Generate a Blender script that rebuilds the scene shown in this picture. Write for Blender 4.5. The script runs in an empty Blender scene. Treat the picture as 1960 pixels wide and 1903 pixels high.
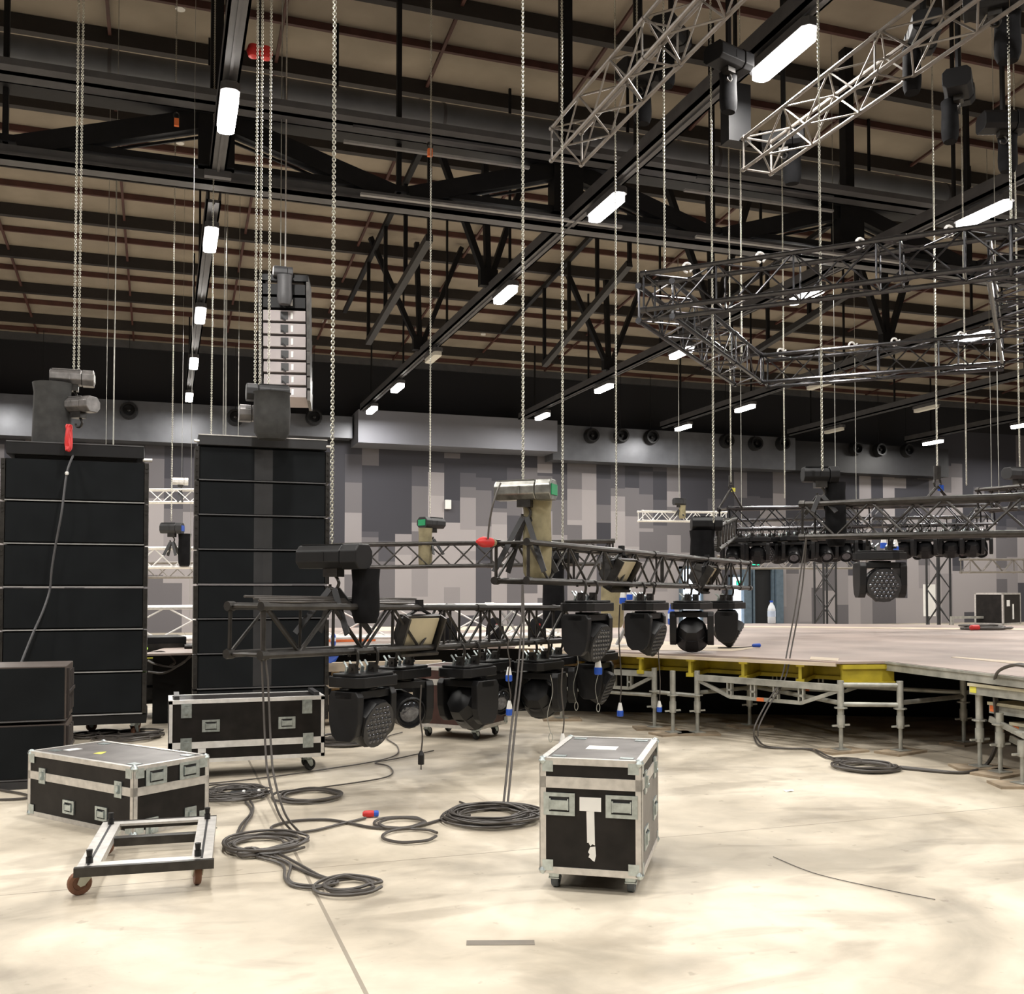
import bpy, math, random
from mathutils import Vector, Matrix, noise
S=bpy.context.scene; COL=S.collection; R=math.radians; PI=math.pi
# ---------------------------------------------------------------- camera model
FPX=1950.0; TH=R(18.9); PT=R(1.8); PY=1130-FPX*math.tan(PT); EYE=1.5
st,ct,sp,cp=math.sin(TH),math.cos(TH),math.sin(PT),math.cos(PT)
VF=Vector((st*cp,ct*cp,sp)); VR=Vector((ct,-st,0)); VU=Vector((-st*sp,-ct*sp,cp)); C0=Vector((0,0,EYE))
def ray(x,y): return VF+VR*((x-980)/FPX)+VU*((PY-y)/FPX)
def at(x,y,d): return C0+ray(x,y)*d
def onz(x,y,z): r=ray(x,y); return C0+r*((z-EYE)/r.z)
def ony(x,y,Y): r=ray(x,y); return C0+r*(Y/r.y)
def onx(x,y,X): r=ray(x,y); return C0+r*(X/r.x)
cam=bpy.data.cameras.new('camera'); co=bpy.data.objects.new('camera',cam); COL.objects.link(co)
co.matrix_world=Matrix.Translation(C0)@Matrix((VR,VU,-VF)).transposed().to_4x4()
cam.sensor_fit='HORIZONTAL'; cam.sensor_width=36; cam.lens=FPX/1960*36; cam.shift_y=(PY-951.5)/1960
cam.clip_start=.05; cam.clip_end=300
S.camera=co
# ---------------------------------------------------------------- world, exposure
W=bpy.data.worlds.new('world'); S.world=W; W.use_nodes=True
W.node_tree.nodes['Background'].inputs[0].default_value=(.6,.7,.9,1); W.node_tree.nodes['Background'].inputs[1].default_value=.02
S.view_settings.view_transform='Standard'; S.view_settings.look='None'; S.view_settings.gamma=1; S.view_settings.use_curve_mapping=False
S.view_settings.exposure=0.5
LAMP_W=150; LAMP_E=14
cy=S.cycles
cy.use_denoising=True; cy.max_bounces=6; cy.diffuse_bounces=4; cy.glossy_bounces=3; cy.transmission_bounces=4
cy.sample_clamp_indirect=6; cy.caustics_reflective=False; cy.caustics_refractive=False
# ---------------------------------------------------------------- materials
MT={}
def mat(name,c,rough=.6,metal=0,var=.15,scale=6,bump=0,emit=None,es=1,trans=0,spec=.5):
    if name in MT: return MT[name]
    m=bpy.data.materials.new(name); m.use_nodes=True; nt=m.node_tree; b=nt.nodes['Principled BSDF']
    b.inputs['Roughness'].default_value=rough; b.inputs['Metallic'].default_value=metal
    b.inputs['Base Color'].default_value=(*c,1)
    b.inputs['Specular IOR Level'].default_value=spec
    if trans: b.inputs['Transmission Weight'].default_value=trans
    if var or bump:
        tc=nt.nodes.new('ShaderNodeTexCoord'); n=nt.nodes.new('ShaderNodeTexNoise'); n.inputs['Scale'].default_value=scale; n.inputs['Detail'].default_value=6
        nt.links.new(tc.outputs['Object'],n.inputs['Vector'])
        if var:
            r=nt.nodes.new('ShaderNodeMapRange'); r.inputs[1].default_value=.3; r.inputs[2].default_value=.7; r.inputs[3].default_value=1-var; r.inputs[4].default_value=1+var
            h=nt.nodes.new('ShaderNodeHueSaturation'); h.inputs['Color'].default_value=(*c,1)
            nt.links.new(n.outputs['Fac'],r.inputs[0]); nt.links.new(r.outputs[0],h.inputs['Value']); nt.links.new(h.outputs[0],b.inputs['Base Color'])
        if bump:
            bp=nt.nodes.new('ShaderNodeBump'); bp.inputs['Strength'].default_value=bump; bp.inputs['Distance'].default_value=.01
            nt.links.new(n.outputs['Fac'],bp.inputs['Height']); nt.links.new(bp.outputs[0],b.inputs['Normal'])
    if emit: b.inputs['Emission Color'].default_value=(*emit,1); b.inputs['Emission Strength'].default_value=es
    MT[name]=m; return m
BLK=mat('black_plastic',(.010,.010,.011),.42,spec=.35); BLM=mat('black_metal',(.045,.042,.039),.36,.55,.3,14,spec=.4)
BPNT=mat('black_painted_steel',(.010,.010,.011),.5,spec=.25); GRL=mat('black_grille',(.0095,.011,.0125),.8,0,.2,3,spec=.12)
ALU=mat('aluminium',(.66,.64,.61),.42,.6,.15,20,.1); ALW=mat('bright_aluminium',(.88,.87,.85),.4,.3,.1,20)
ZNC=mat('zinc_plate',(.5,.56,.56),.33,.8,.2,30); CHR=mat('chrome',(.8,.8,.8),.15,1,0)
GRY=mat('grey_painted_steel',(.085,.085,.09),.5,.1,.15,4); DGR=mat('dark_grey_steel',(.032,.032,.034),.48,.2)
GLB=mat('glossy_black_tube',(.07,.07,.075),.22,.9,.2,14)
GRL2=mat('light_grey_channel',(.3,.3,.3),.5)
SLV=mat('silver_truss_tube',(.24,.22,.20),.45,.5,.15,10); CHN=mat('galvanised_chain',(.6,.59,.52),.3,.85,.2,30)
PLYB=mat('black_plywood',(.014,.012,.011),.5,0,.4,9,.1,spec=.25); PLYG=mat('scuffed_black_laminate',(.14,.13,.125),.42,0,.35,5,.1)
PLYR=mat('brown_plywood',(.055,.022,.018),.45,0,.3,6); RUB=mat('dark_rubber',(.03,.03,.032),.6); RUBG=mat('grey_rubber',(.09,.105,.12),.5)
BRN=mat('brown_wheel',(.2,.09,.05),.5); RED=mat('red_plastic',(.6,.03,.03),.45); BLU=mat('blue_plastic',(.02,.09,.5),.4)
WHT=mat('white_label',(.8,.8,.78),.5,0,.05); CBL=mat('black_cable',(.07,.062,.056),.45,0,.1); BEI=mat('beige_canvas',(.27,.235,.14),.85,0,.25,9,.3)
GRN=mat('green_label',(.02,.3,.12),.5); TAN=mat('amber_frosted_glass',(.5,.44,.3),.3,0,.1); ORG=mat('orange_tape',(.8,.2,.06),.6)
RST=mat('red_oxide_steel',(.07,.026,.02),.6,0,.25,3); BROWN=mat('brown_paint_cabinet',(.09,.07,.06),.5,0,.2,4)
YEL=mat('yellow_timber',(.5,.40,.03),.55,0,.25,5); WOOD=mat('raw_timber',(.55,.4,.22),.7,0,.3,6); GAL=mat('galvanised_steel',(.42,.42,.38),.45,.4,.3,8)
LENS=mat('glass_lens',(.13,.135,.15),.1,.8,.3,40); BAGM=mat('grey_canvas_bag',(.035,.035,.034),.8,0,.3,10,.3)
CANV=mat('black_canvas_bag',(.010,.010,.011),.85,0,.3,10,.3,spec=.1); LIL=mat('grey_speaker_back',(.36,.32,.32),.5,0,.1,3)
RDUCT=mat('roof_duct_grey',(.17,.18,.2),.45,.2,.2,1.5)
DUCT=mat('grey_duct',(.115,.12,.135),.4,.3,.15,2); YLB=mat('yellow_label',(.75,.7,.1),.5)
LITE=mat('lit_lamp_diffuser',(1,1,1),.5,0,0,1,0,(1,.95,.9),LAMP_E); OFFL=mat('unlit_lamp_diffuser',(.75,.74,.68),.5,0,0)
# ---------------------------------------------------------------- mesh builder
class M:
    def __init__(s): s.v=[]; s.f=[]
    def add(s,vs,fs):
        n=len(s.v); s.v+= [tuple(v) for v in vs]; s.f+=[tuple(i+n for i in f) for f in fs]; return s
    def box(s,x0,x1,y0,y1,z0,z1,mtx=None):
        vs=[Vector((x,y,z)) for x in (x0,x1) for y in (y0,y1) for z in (z0,z1)]
        if mtx: vs=[mtx@v for v in vs]
        return s.add(vs,[(0,1,3,2),(4,6,7,5),(0,4,5,1),(2,3,7,6),(0,2,6,4),(1,5,7,3)])
    def cb(s,c,sz,mtx=None):
        x,y,z=c; a,b,d=[q/2 for q in sz]; return s.box(x-a,x+a,y-b,y+b,z-d,z+d,mtx)
    def bar(s,p,q,w,h=None,up=(0,0,1)):
        p,q=Vector(p),Vector(q); h=h or w; x=(q-p); L=x.length
        if L<1e-6: return s
        x/=L; u=Vector(up); y=u.cross(x)
        if y.length<1e-3: y=Vector((0,1,0)).cross(x)
        y.normalize(); z=x.cross(y); m=Matrix((x,y,z)).transposed().to_4x4(); m.translation=p
        return s.box(0,L,-w/2,w/2,-h/2,h/2,m)
    def tube(s,p,q,r,n=8,r2=None,cap=True):
        p,q=Vector(p),Vector(q); x=q-p
        if x.length<1e-6: return s
        x.normalize(); a=x.orthogonal().normalized(); b=x.cross(a); r2=r if r2 is None else r2; vs=[]
        for c,rr in ((p,r),(q,r2)):
            for i in range(n):
                t=2*PI*i/n; vs.append(c+(a*math.cos(t)+b*math.sin(t))*rr)
        fs=[(i,(i+1)%n,n+(i+1)%n,n+i) for i in range(n)]
        if cap: fs+=[tuple(range(n))[::-1],tuple(range(n,2*n))]
        return s.add(vs,fs)
    def path(s,pts,r,n=6,closed=False):
        pts=[Vector(p) for p in pts]; N=len(pts); vs=[]; a=None
        for i,p in enumerate(pts):
            if closed: t=pts[(i+1)%N]-pts[i-1]
            else: t=pts[min(i+1,N-1)]-pts[max(i-1,0)]
            if t.length<1e-9: t=Vector((0,0,1))
            t.normalize()
            a=t.orthogonal() if a is None else a-t*a.dot(t)
            if a.length<1e-5: a=t.orthogonal()
            a.normalize(); b=t.cross(a)
            for k in range(n): w=2*PI*k/n; vs.append(p+(a*math.cos(w)+b*math.sin(w))*r)
        fs=[]
        for i in range(N if closed else N-1):
            j=(i+1)%N
            for k in range(n): fs.append((i*n+k,i*n+(k+1)%n,j*n+(k+1)%n,j*n+k))
        if not closed: fs+=[tuple(range(n))[::-1],tuple(range((N-1)*n,N*n))]
        return s.add(vs,fs)
    def lathe(s,prof,n=20,mtx=None,sx=1,sy=1):   # profile (r,z) about z
        vs=[];k=len(prof)
        for r,z in prof:
            for i in range(n):
                t=2*PI*i/n; v=Vector((r*math.cos(t)*sx,r*math.sin(t)*sy,z)); vs.append(mtx@v if mtx else v)
        fs=[(j*n+i,j*n+(i+1)%n,(j+1)*n+(i+1)%n,(j+1)*n+i) for j in range(k-1) for i in range(n)]
        fs+=[tuple(range(n))[::-1],tuple(range((k-1)*n,k*n))]
        return s.add(vs,fs)
    def prism(s,poly,a,b,mtx=None):              # poly in xy extruded z a..b
        n=len(poly); vs=[Vector((x,y,z)) for z in (a,b) for x,y in poly]
        if mtx: vs=[mtx@v for v in vs]
        return s.add(vs,[tuple(range(n))[::-1],tuple(range(n,2*n))]+[(i,(i+1)%n,n+(i+1)%n,n+i) for i in range(n)])
    def mesh(s,name,smooth=False):
        me=bpy.data.meshes.new(name); me.from_pydata(s.v,[],s.f); me.validate()
        if smooth: me.polygons.foreach_set('use_smooth',[True]*len(me.polygons)); 
        me.update(); return me
CACHE={}
def part(name,parent,m,material,loc=(0,0,0),rot=(0,0,0),smooth=False,key=None,label=None,bevel=0,mtx=None):
    """m: an M, or a function returning one (cached by key)"""
    if key:
        if key not in CACHE:
            me=(m() if callable(m) else m).mesh(key,smooth); me.materials.append(material); CACHE[key]=me
        me=CACHE[key]
    else:
        if callable(m): m=m()
        me=m.mesh(name,smooth); me.materials.append(material)
    o=bpy.data.objects.new(name,me); COL.objects.link(o)
    if parent: o.parent=parent
    if mtx: o.matrix_local=mtx
    else: o.location=loc; o.rotation_euler=rot
    if smooth:
        md=o.modifiers.new('edges','EDGE_SPLIT'); md.split_angle=R(40)
    if bevel:
        b=o.modifiers.new('bevel','BEVEL'); b.width=bevel; b.segments=2; b.limit_method='ANGLE'
    if label: o['label']=label
    return o
def tag(o,label,cat,group=None,kind=None):
    o['label']=label; o['category']=cat
    if group: o['group']=group
    if kind: o['kind']=kind
    return o
def thing(name,label,cat,loc=(0,0,0),rotz=0,group=None,mtx=None):
    o=bpy.data.objects.new(name,None); COL.objects.link(o); o.empty_display_size=.1
    if mtx: o.matrix_world=mtx
    else: o.location=loc; o.rotation_euler=(0,0,rotz)
    return tag(o,label,cat,group)
def struct(name,m,material,parent=None,smooth=False):
    o=part(name,parent,m,material,smooth=smooth)
    if not parent: o['kind']='structure'
    return o
def one(name,label,cat,m,material,group=None,smooth=False,kind=None,**k):
    return tag(part(name,None,m,material,smooth=smooth,**k),label,cat,group,kind)
def cr(pts,n=8,closed=False):                    # catmull-rom
    P=[Vector(p) for p in pts]; N=len(P); out=[]
    for i in range(N if closed else N-1):
        if closed: a,b,c,d=P[i-1],P[i],P[(i+1)%N],P[(i+2)%N]
        else: a,b,c,d=P[max(i-1,0)],P[i],P[i+1],P[min(i+2,N-1)]
        for k in range(n):
            t=k/n; out.append(.5*((2*b)+(c-a)*t+(2*a-5*b+4*c-d)*t*t+(3*b-a-3*c+d)*t**3))
    if not closed: out.append(P[-1])
    return out
def xm(p,q,up=(0,0,1)):                           # frame at p, X axis towards q
    p,q=Vector(p),Vector(q); x=(q-p).normalized(); y=Vector(up).cross(x).normalized(); z=x.cross(y)
    m=Matrix((x,y,z)).transposed().to_4x4(); m.translation=p; return m
YW=38.0
def roofz(y): return 10.25+.1*(YW-y) if y>8 else 13.25-.1*(8-y)
# ================================================================= SETTING
def floor_mat():
    m=bpy.data.materials.new('worn_concrete'); m.use_nodes=True; nt=m.node_tree; N=nt.nodes; L=nt.links; b=N['Principled BSDF']
    tc=N.new('ShaderNodeTexCoord')
    def noi(sc,det=8,dist=0,vec=None):
        n=N.new('ShaderNodeTexNoise'); n.inputs['Scale'].default_value=sc; n.inputs['Detail'].default_value=det; n.inputs['Distortion'].default_value=dist
        L.new(vec or tc.outputs['Object'],n.inputs['Vector']); return n.outputs['Fac']
    def ramp(f,stops):
        r=N.new('ShaderNodeValToRGB'); e=r.color_ramp.elements
        while len(e)<len(stops): e.new(.5)
        for i,(p,c) in enumerate(stops): e[i].position=p; e[i].color=(*c,1)
        L.new(f,r.inputs[0]); return r.outputs[0]
    def mix(a,bb,f,mode='MIX'):
        x=N.new('ShaderNodeMix'); x.data_type='RGBA'; x.blend_type=mode
        L.new(a,x.inputs[6]); L.new(bb,x.inputs[7])
        if isinstance(f,(int,float)): x.inputs[0].default_value=f
        else: L.new(f,x.inputs[0])
        return x.outputs[2]
    base=ramp(noi(.7,10,.9),[(.34,(.38,.335,.265)),(.46,(.55,.485,.385)),(.64,(.75,.675,.55))])
    fine=ramp(noi(5,10,.4),[(.3,(.72,.72,.72)),(.6,(1,1,1))])
    c=mix(base,fine,.45,'MULTIPLY')
    mp=N.new('ShaderNodeMapping'); mp.inputs['Scale'].default_value=(.8,1.9,1); mp.inputs['Rotation'].default_value=(0,0,.4); L.new(tc.outputs['Object'],mp.inputs[0])
    st_=ramp(noi(1.0,9,1.6,mp.outputs[0]),[(.34,(.50,.48,.46)),(.47,(1,1,1))])
    c=mix(c,st_,.5,'MULTIPLY')
    sp_=ramp(noi(11,4,0),[(.27,(.5,.47,.44)),(.33,(1,1,1))]); c=mix(c,sp_,.5,'MULTIPLY')
    sx=N.new('ShaderNodeSeparateXYZ'); L.new(tc.outputs['Object'],sx.inputs[0])
    def line(out,off,per,w):
        a=N.new('ShaderNodeMath'); a.operation='SUBTRACT'; L.new(out,a.inputs[0]); a.inputs[1].default_value=off
        k=N.new('ShaderNodeMath'); k.operation='PINGPONG'; L.new(a.outputs[0],k.inputs[0]); k.inputs[1].default_value=per/2
        g=N.new('ShaderNodeMath'); g.operation='LESS_THAN'; L.new(k.outputs[0],g.inputs[0]); g.inputs[1].default_value=w; return g.outputs[0]
    a=line(sx.outputs[0],.73,6.1,.009); d=line(sx.outputs[1],5.6,6.0,.005)
    mx=N.new('ShaderNodeMath'); mx.operation='MAXIMUM'; L.new(a,mx.inputs[0]); L.new(d,mx.inputs[1])
    dark=N.new('ShaderNodeRGB'); dark.outputs[0].default_value=(.2,.17,.13,1)
    k=N.new('ShaderNodeMath'); k.operation='MULTIPLY'; L.new(mx.outputs[0],k.inputs[0]); k.inputs[1].default_value=.75
    c=mix(c,dark.outputs[0],k.outputs[0]); L.new(c,b.inputs['Base Color'])
    rr=N.new('ShaderNodeMapRange'); L.new(noi(2.2,6,.5),rr.inputs[0]); rr.inputs[3].default_value=.38; rr.inputs[4].default_value=.62; L.new(rr.outputs[0],b.inputs['Roughness'])
    bp=N.new('ShaderNodeBump'); bp.inputs['Strength'].default_value=.12; bp.inputs['Distance'].default_value=.02; L.new(noi(14,8),bp.inputs['Height']); L.new(bp.outputs[0],b.inputs['Normal'])
    return m
def wall_mat(axis):
    m=bpy.data.materials.new('acoustic_panels_'+axis); m.use_nodes=True; nt=m.node_tree; N=nt.nodes; L=nt.links; b=N['Principled BSDF']; b.inputs['Roughness'].default_value=.8
    tc=N.new('ShaderNodeTexCoord'); s=N.new('ShaderNodeSeparateXYZ'); L.new(tc.outputs['Object'],s.inputs[0])
    def mth(op,a,bb=None,cc=None):
        k=N.new('ShaderNodeMath'); k.operation=op
        for i,q in enumerate((a,bb,cc)):
            if q is None: continue
            if isinstance(q,(int,float)): k.inputs[i].default_value=q
            else: L.new(q,k.inputs[i])
        return k.outputs[0]
    hx=s.outputs[0] if axis=='x' else s.outputs[1]; z=s.outputs[2]
    col=mth('FLOOR',mth('DIVIDE',hx,.64))
    def wn(x,y=0.):
        w=N.new('ShaderNodeTexWhiteNoise'); w.noise_dimensions='2D'; cb=N.new('ShaderNodeCombineXYZ')
        for i,q in enumerate((x,y)):
            if isinstance(q,(int,float)): cb.inputs[i].default_value=q
            else: L.new(q,cb.inputs[i])
        L.new(cb.outputs[0],w.inputs['Vector']); return w.outputs['Value']
    off=mth('MULTIPLY',wn(col,3.3),3.5)
    cell=mth('FLOOR',mth('DIVIDE',mth('ADD',z,off),2.5))
    v=wn(col,cell)
    zz=mth('MULTIPLY',mth('MAXIMUM',mth('SUBTRACT',z,3.3),-1.),.15)       # lamp falloff painted in: panel tones darken towards the top
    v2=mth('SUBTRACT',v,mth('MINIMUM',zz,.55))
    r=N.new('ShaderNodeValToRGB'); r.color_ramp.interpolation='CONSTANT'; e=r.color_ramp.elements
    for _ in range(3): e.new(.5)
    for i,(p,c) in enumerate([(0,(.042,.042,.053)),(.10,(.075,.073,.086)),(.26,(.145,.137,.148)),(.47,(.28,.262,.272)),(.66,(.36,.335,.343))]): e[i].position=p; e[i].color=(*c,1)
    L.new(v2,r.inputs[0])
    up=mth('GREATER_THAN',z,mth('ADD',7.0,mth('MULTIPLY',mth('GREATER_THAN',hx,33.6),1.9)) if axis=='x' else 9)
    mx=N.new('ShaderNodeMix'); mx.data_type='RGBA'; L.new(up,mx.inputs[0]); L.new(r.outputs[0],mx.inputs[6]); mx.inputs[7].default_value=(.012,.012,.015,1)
    L.new(mx.outputs[2],b.inputs['Base Color']); return m
X0,X1,Y0,Y1=-13.,46.,-14.,YW
FLM=floor_mat()
struct('floor',M().box(X0-.3,X1+.3,Y0-.3,Y1+.3,-.3,0),FLM)
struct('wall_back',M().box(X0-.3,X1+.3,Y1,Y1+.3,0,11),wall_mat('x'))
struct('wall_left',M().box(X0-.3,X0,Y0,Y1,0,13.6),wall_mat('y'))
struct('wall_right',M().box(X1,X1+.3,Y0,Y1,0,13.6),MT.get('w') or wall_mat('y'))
struct('wall_front',M().box(X0-.3,X1+.3,Y0-.3,Y0,0,11.6),mat('dark_wall_paint',(.06,.06,.065),.8))
cm=mat('cream_roof_lining',(.285,.245,.195),.85,0,.18,.8)
ceil=M()
for ya,yb in ((Y1+.3,8.),(8.,Y0-.3)):
    za,zb=roofz(ya),roofz(yb)
    vs=[(X0-.3,ya,za),(X1+.3,ya,za),(X1+.3,yb,zb),(X0-.3,yb,zb)]; ceil.add(vs+[(x,y,z+.15) for x,y,z in vs],[(0,1,2,3),(7,6,5,4),(0,4,5,1),(1,5,6,2),(2,6,7,3),(3,7,4,0)])
CE=struct('ceiling',ceil,cm)
y=37.3; k=1
while y>-2:
    z=roofz(y)
    if k%2: part('purlin',CE,M().box(X0,X1,y-.04,y+.04,z-.14,z-.004),RST,key=None)
    else: part('purlin',CE,M().box(X0,X1,y-.09,y+.09,z-.30,z-.004),mat('black_purlin',(.02,.016,.014),.6))
    y-=1.31; k+=1
for x in [-10.2+3.05*i for i in range(18)]:
    part('bridging_bar',CE,M().bar((x,37.5,roofz(37.5)-.12),(x,9,roofz(9)-.12),.06,.06),RST)
# bulkhead and duct along the back wall
struct('trim_1',M().box(X0,3.2,37.1,38,6.62,8.0).box(3.2,6.55,37.3,38,7.1,7.9),DUCT)
struct('trim_2',M().box(6.62,14.35,36.5,38,6.85,8.05),mat('grey_bulkhead',(.15,.155,.18),.6,0,.05,1))
struct('trim_3',M().box(14.4,25.5,37.1,38,6.62,8.0),DUCT); struct('trim_4',M().box(25.5,33.6,37.1,38,6.62,7.9),mat('duct_painted_shade',(.012,.012,.014),.5))  # last duct length coloured black to paint in the shade beyond the lit lamps
struct('trim_5',M().box(X0,X1,37.9,38,10.0,10.3),GRY)
def jet():
    return M().lathe([(.30,0),(.30,.12),(.27,.30),(.20,.30),(.19,.10),(.06,.10),(.06,.24),(.02,.26)],20)
names=['left end of the duct, half hidden behind the chain bag','left part of the duct, between the two hoist chains','beside the left edge of the lower chain hoist','right of the hanging speaker array bottom','first of the three right of the bulkhead box','middle of the three right of the bulkhead box','third of the three right of the bulkhead box','leftmost on the dark part of the duct','second on the dark part of the duct','third on the dark part of the duct','leftmost of the last three by the right wall','middle of the last three by the right wall','rightmost of the last three by the right wall']
for (px,py),nm in zip([(82,785),(247,787),(450,800),(600,800),(1130,835),(1187,835),(1244,838),(1388,845),(1443,850),(1495,850),(1635,860),(1680,862),(1733,863)],names):
    p=ony(px,py,37.1); t=thing('air_nozzle','round black air nozzle, '+nm,'air vent',p,0,'round air nozzles on the high duct')
    part('nozzle_ring',t,jet,BLK,rot=(PI/2,0,0),key='jet',smooth=True)
    part('hanger_wire',t,M().tube((0,-.05,.25),(0,-.05,10.2-p.z),.012,4),BLK)
# doors in the back wall
def doorset(n,a,b,z,frame,leaf,em=None,glass=None):
    o=struct('door_%d'%n,M().box(a-.1,a,37.8,38.02,0,z+.1).box(b,b+.1,37.8,38.02,0,z+.1).box(a-.1,b+.1,37.8,38.02,z,z+.1),frame)
    part('leaf' if not em else 'glass_pane',o,M().box(a,b,37.93,37.99,0,z),leaf); return o
BGF=mat('blue_grey_frame',(.12,.17,.22),.5); DAY=mat('daylight_glass',(.7,.8,.9),.2,0,0,1,0,(.8,.88,1),1.6)
a=ony(1303,1089,38); b=ony(1337,1089,38); doorset(1,a.x,b.x,a.z,BGF,DAY,1)
a=ony(1398,1105,38); b=ony(1422,1105,38); doorset(2,a.x,b.x,a.z,BGF,DAY,1)
a=ony(1440,1090,38); b=ony(1473,1090,38); doorset(3,a.x,b.x,a.z,BGF,mat('dark_doorway',(.01,.011,.013),.7))
p=ony(1430,1090,37.85); struct('trim_6',M().box(p.x-.25,p.x+.12,37.7,38,0,p.z),BGF); p=ony(1482,1090,37.85); struct('trim_7',M().box(p.x,p.x+.35,37.7,38,0,p.z),BGF)
EXM=mat('lit_green_sign',(.0,.5,.25),.4,0,0,1,0,(.02,.85,.4),1.3)
for px,py,lb in ((1446,1078,'small lit green exit sign above the dark doorway'),(1417,1116,'small lit green exit sign seen inside the bright doorway')):
    p=ony(px,py,37.92); t=thing('exit_sign',lb,'sign',p)
    part('sign_box',t,M().box(-.2,.2,0,.08,-.1,.1),DGR); part('lit_panel',t,M().box(-.18,.18,-.012,0,-.085,.085),EXM)
    part('running_figure',t,M().box(-.03,.03,-.02,-.012,-.06,.03).bar((0,-.016,-.02),(.07,-.016,-.07),.02).bar((0,-.016,-.02),(-.07,-.016,-.06),.02).cb((.02,-.016,.055),(.03,.01,.03)),WHT)
p=ony(857,966,37.95); t=thing('wall_box','small white box on the grey panels between two chains','wall box',p)
part('box_body',t,M().box(-.12,.12,-.1,.05,-.18,.18),WHT,bevel=.02); part('mounting_plate',t,M().box(-.06,.06,.02,.05,-.2,.2),GRY)
# ================================================================= LAMPS AND RAILS
def lamp(X,Y,lit,label,group=None,vis=True):
    t=thing('strip_lamp',label,'lamp',(X,Y,7.80),0,group)
    part('housing',t,lambda:M().prism([(-.12,-.54),(-.06,-.6),(.06,-.6),(.12,-.54),(.12,.54),(.06,.6),(-.06,.6),(-.12,.54)],-.0,.10),GRY,key='lamphouse')
    k='lampdif'+str(lit)
    part('diffuser',t,lambda:M().prism([(-.11,-.47),(-.08,-.53),(.0,-.55),(.08,-.53),(.11,-.47),(.11,.47),(.08,.53),(0,.55),(-.08,.53),(-.11,.47)],-.10,-.001),LITE if lit else OFFL,key=k)
    part('hanger',t,lambda:M().box(-.02,.02,-.4,-.36,.1,.2),GRY,key='lamphang'); part('hanger',t,lambda:M().box(-.02,.02,.36,.4,.1,.2),GRY,key='lamphang2')
    if lit:
        l=bpy.data.lights.new('lamp_light','AREA'); l.shape='RECTANGLE'; l.size=.18; l.size_y=1.05; l.energy=LAMP_W; l.color=(1,.965,.91)
        lo=bpy.data.objects.new('lamp_light',l); COL.objects.link(lo); lo.parent=t; lo.location=(0,0,-.105)
RX=[.74,6.8,12.87,18.88,24.8,30.8]
rn=['leftmost','second','third','fourth','fifth','sixth']
NEAR=['nearest','second nearest','third from the front','fourth from the front','fifth from the front']
vis={0:[(13.66,1),(18.8,1),(24.1,1),(29.3,1),(34.5,1)],1:[(10.07,1),(15.1,1),(20.3,1),(26.4,0),(30.8,1),(34.9,1)],2:[(13.34,1),(18.3,1),(23.8,1),(28.8,1),(34.2,1)],
 3:[(20.0,1),(26.2,0),(30.4,1),(34.8,1)],4:[(28.4,0),(33.5,0)],5:[(30.1,1),(34.9,1)]}
for r,l in vis.items():
    for i,(Y,lit) in enumerate(l):
        n=len(l)
        pos='nearest the camera' if i==0 else ('farthest, by the wall' if i==n-1 else ['','second from the front','third from the front','fourth from the front','fifth from the front'][i])
        lamp(RX[r],Y,lit,('lit' if lit else 'unlit')+' white strip lamp on the %s ceiling rail, %s'%(rn[r],pos),'strip lamps on the ceiling rails')
hid=[(.74,8.4),(.74,3.3),(.74,-1.9),(6.8,4.9),(6.8,-.2),(12.87,8.1),(12.87,3.),(18.88,14.8),(18.88,9.5),(18.88,4.),(24.8,18),(30.8,24),(-5.3,8.4),(-5.3,13.6),(-5.3,3.3),(-5.3,-1.9),(-5.3,19),(-5.3,24),(-5.3,29.3),(-5.3,34.5),(-11,14),(-11,4),(6.8,-6),(24.8,8),(36.8,30),(36.8,35)]
for X,Y in hid: lamp(X,Y,1,'lit white strip lamp hanging beyond the edge of the view','strip lamps beyond the edge of the view')
for i,X in enumerate(RX):
    t=thing('lamp_rail','long grey steel ceiling rail carrying the %s row of strip lamps'%rn[i],'rail',(X,0,0),0,'lamp rails under the roof')
    segs=[(-12,16.3),(17.6,36.5)] if i==0 else [(-12,36.5)]
    for a,b in segs:
        part('channel',t,M().box(-.12,.12,a,b,8.0,8.05).box(-.12,-.09,a,b,8.0,8.24).box(.09,.12,a,b,8.0,8.24).box(-.02,.02,a,b,7.97,8.0),GRY)
    for Y in [-8,-2,4,10,14,20,25,30,35]: part('hanger',t,M().bar((0,Y,8.2),(0,Y,roofz(Y)),.05),BPNT)
    if i==0: part('end_plate',t,M().box(-.2,.2,16.2,16.32,7.9,8.0),GRY)
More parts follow.
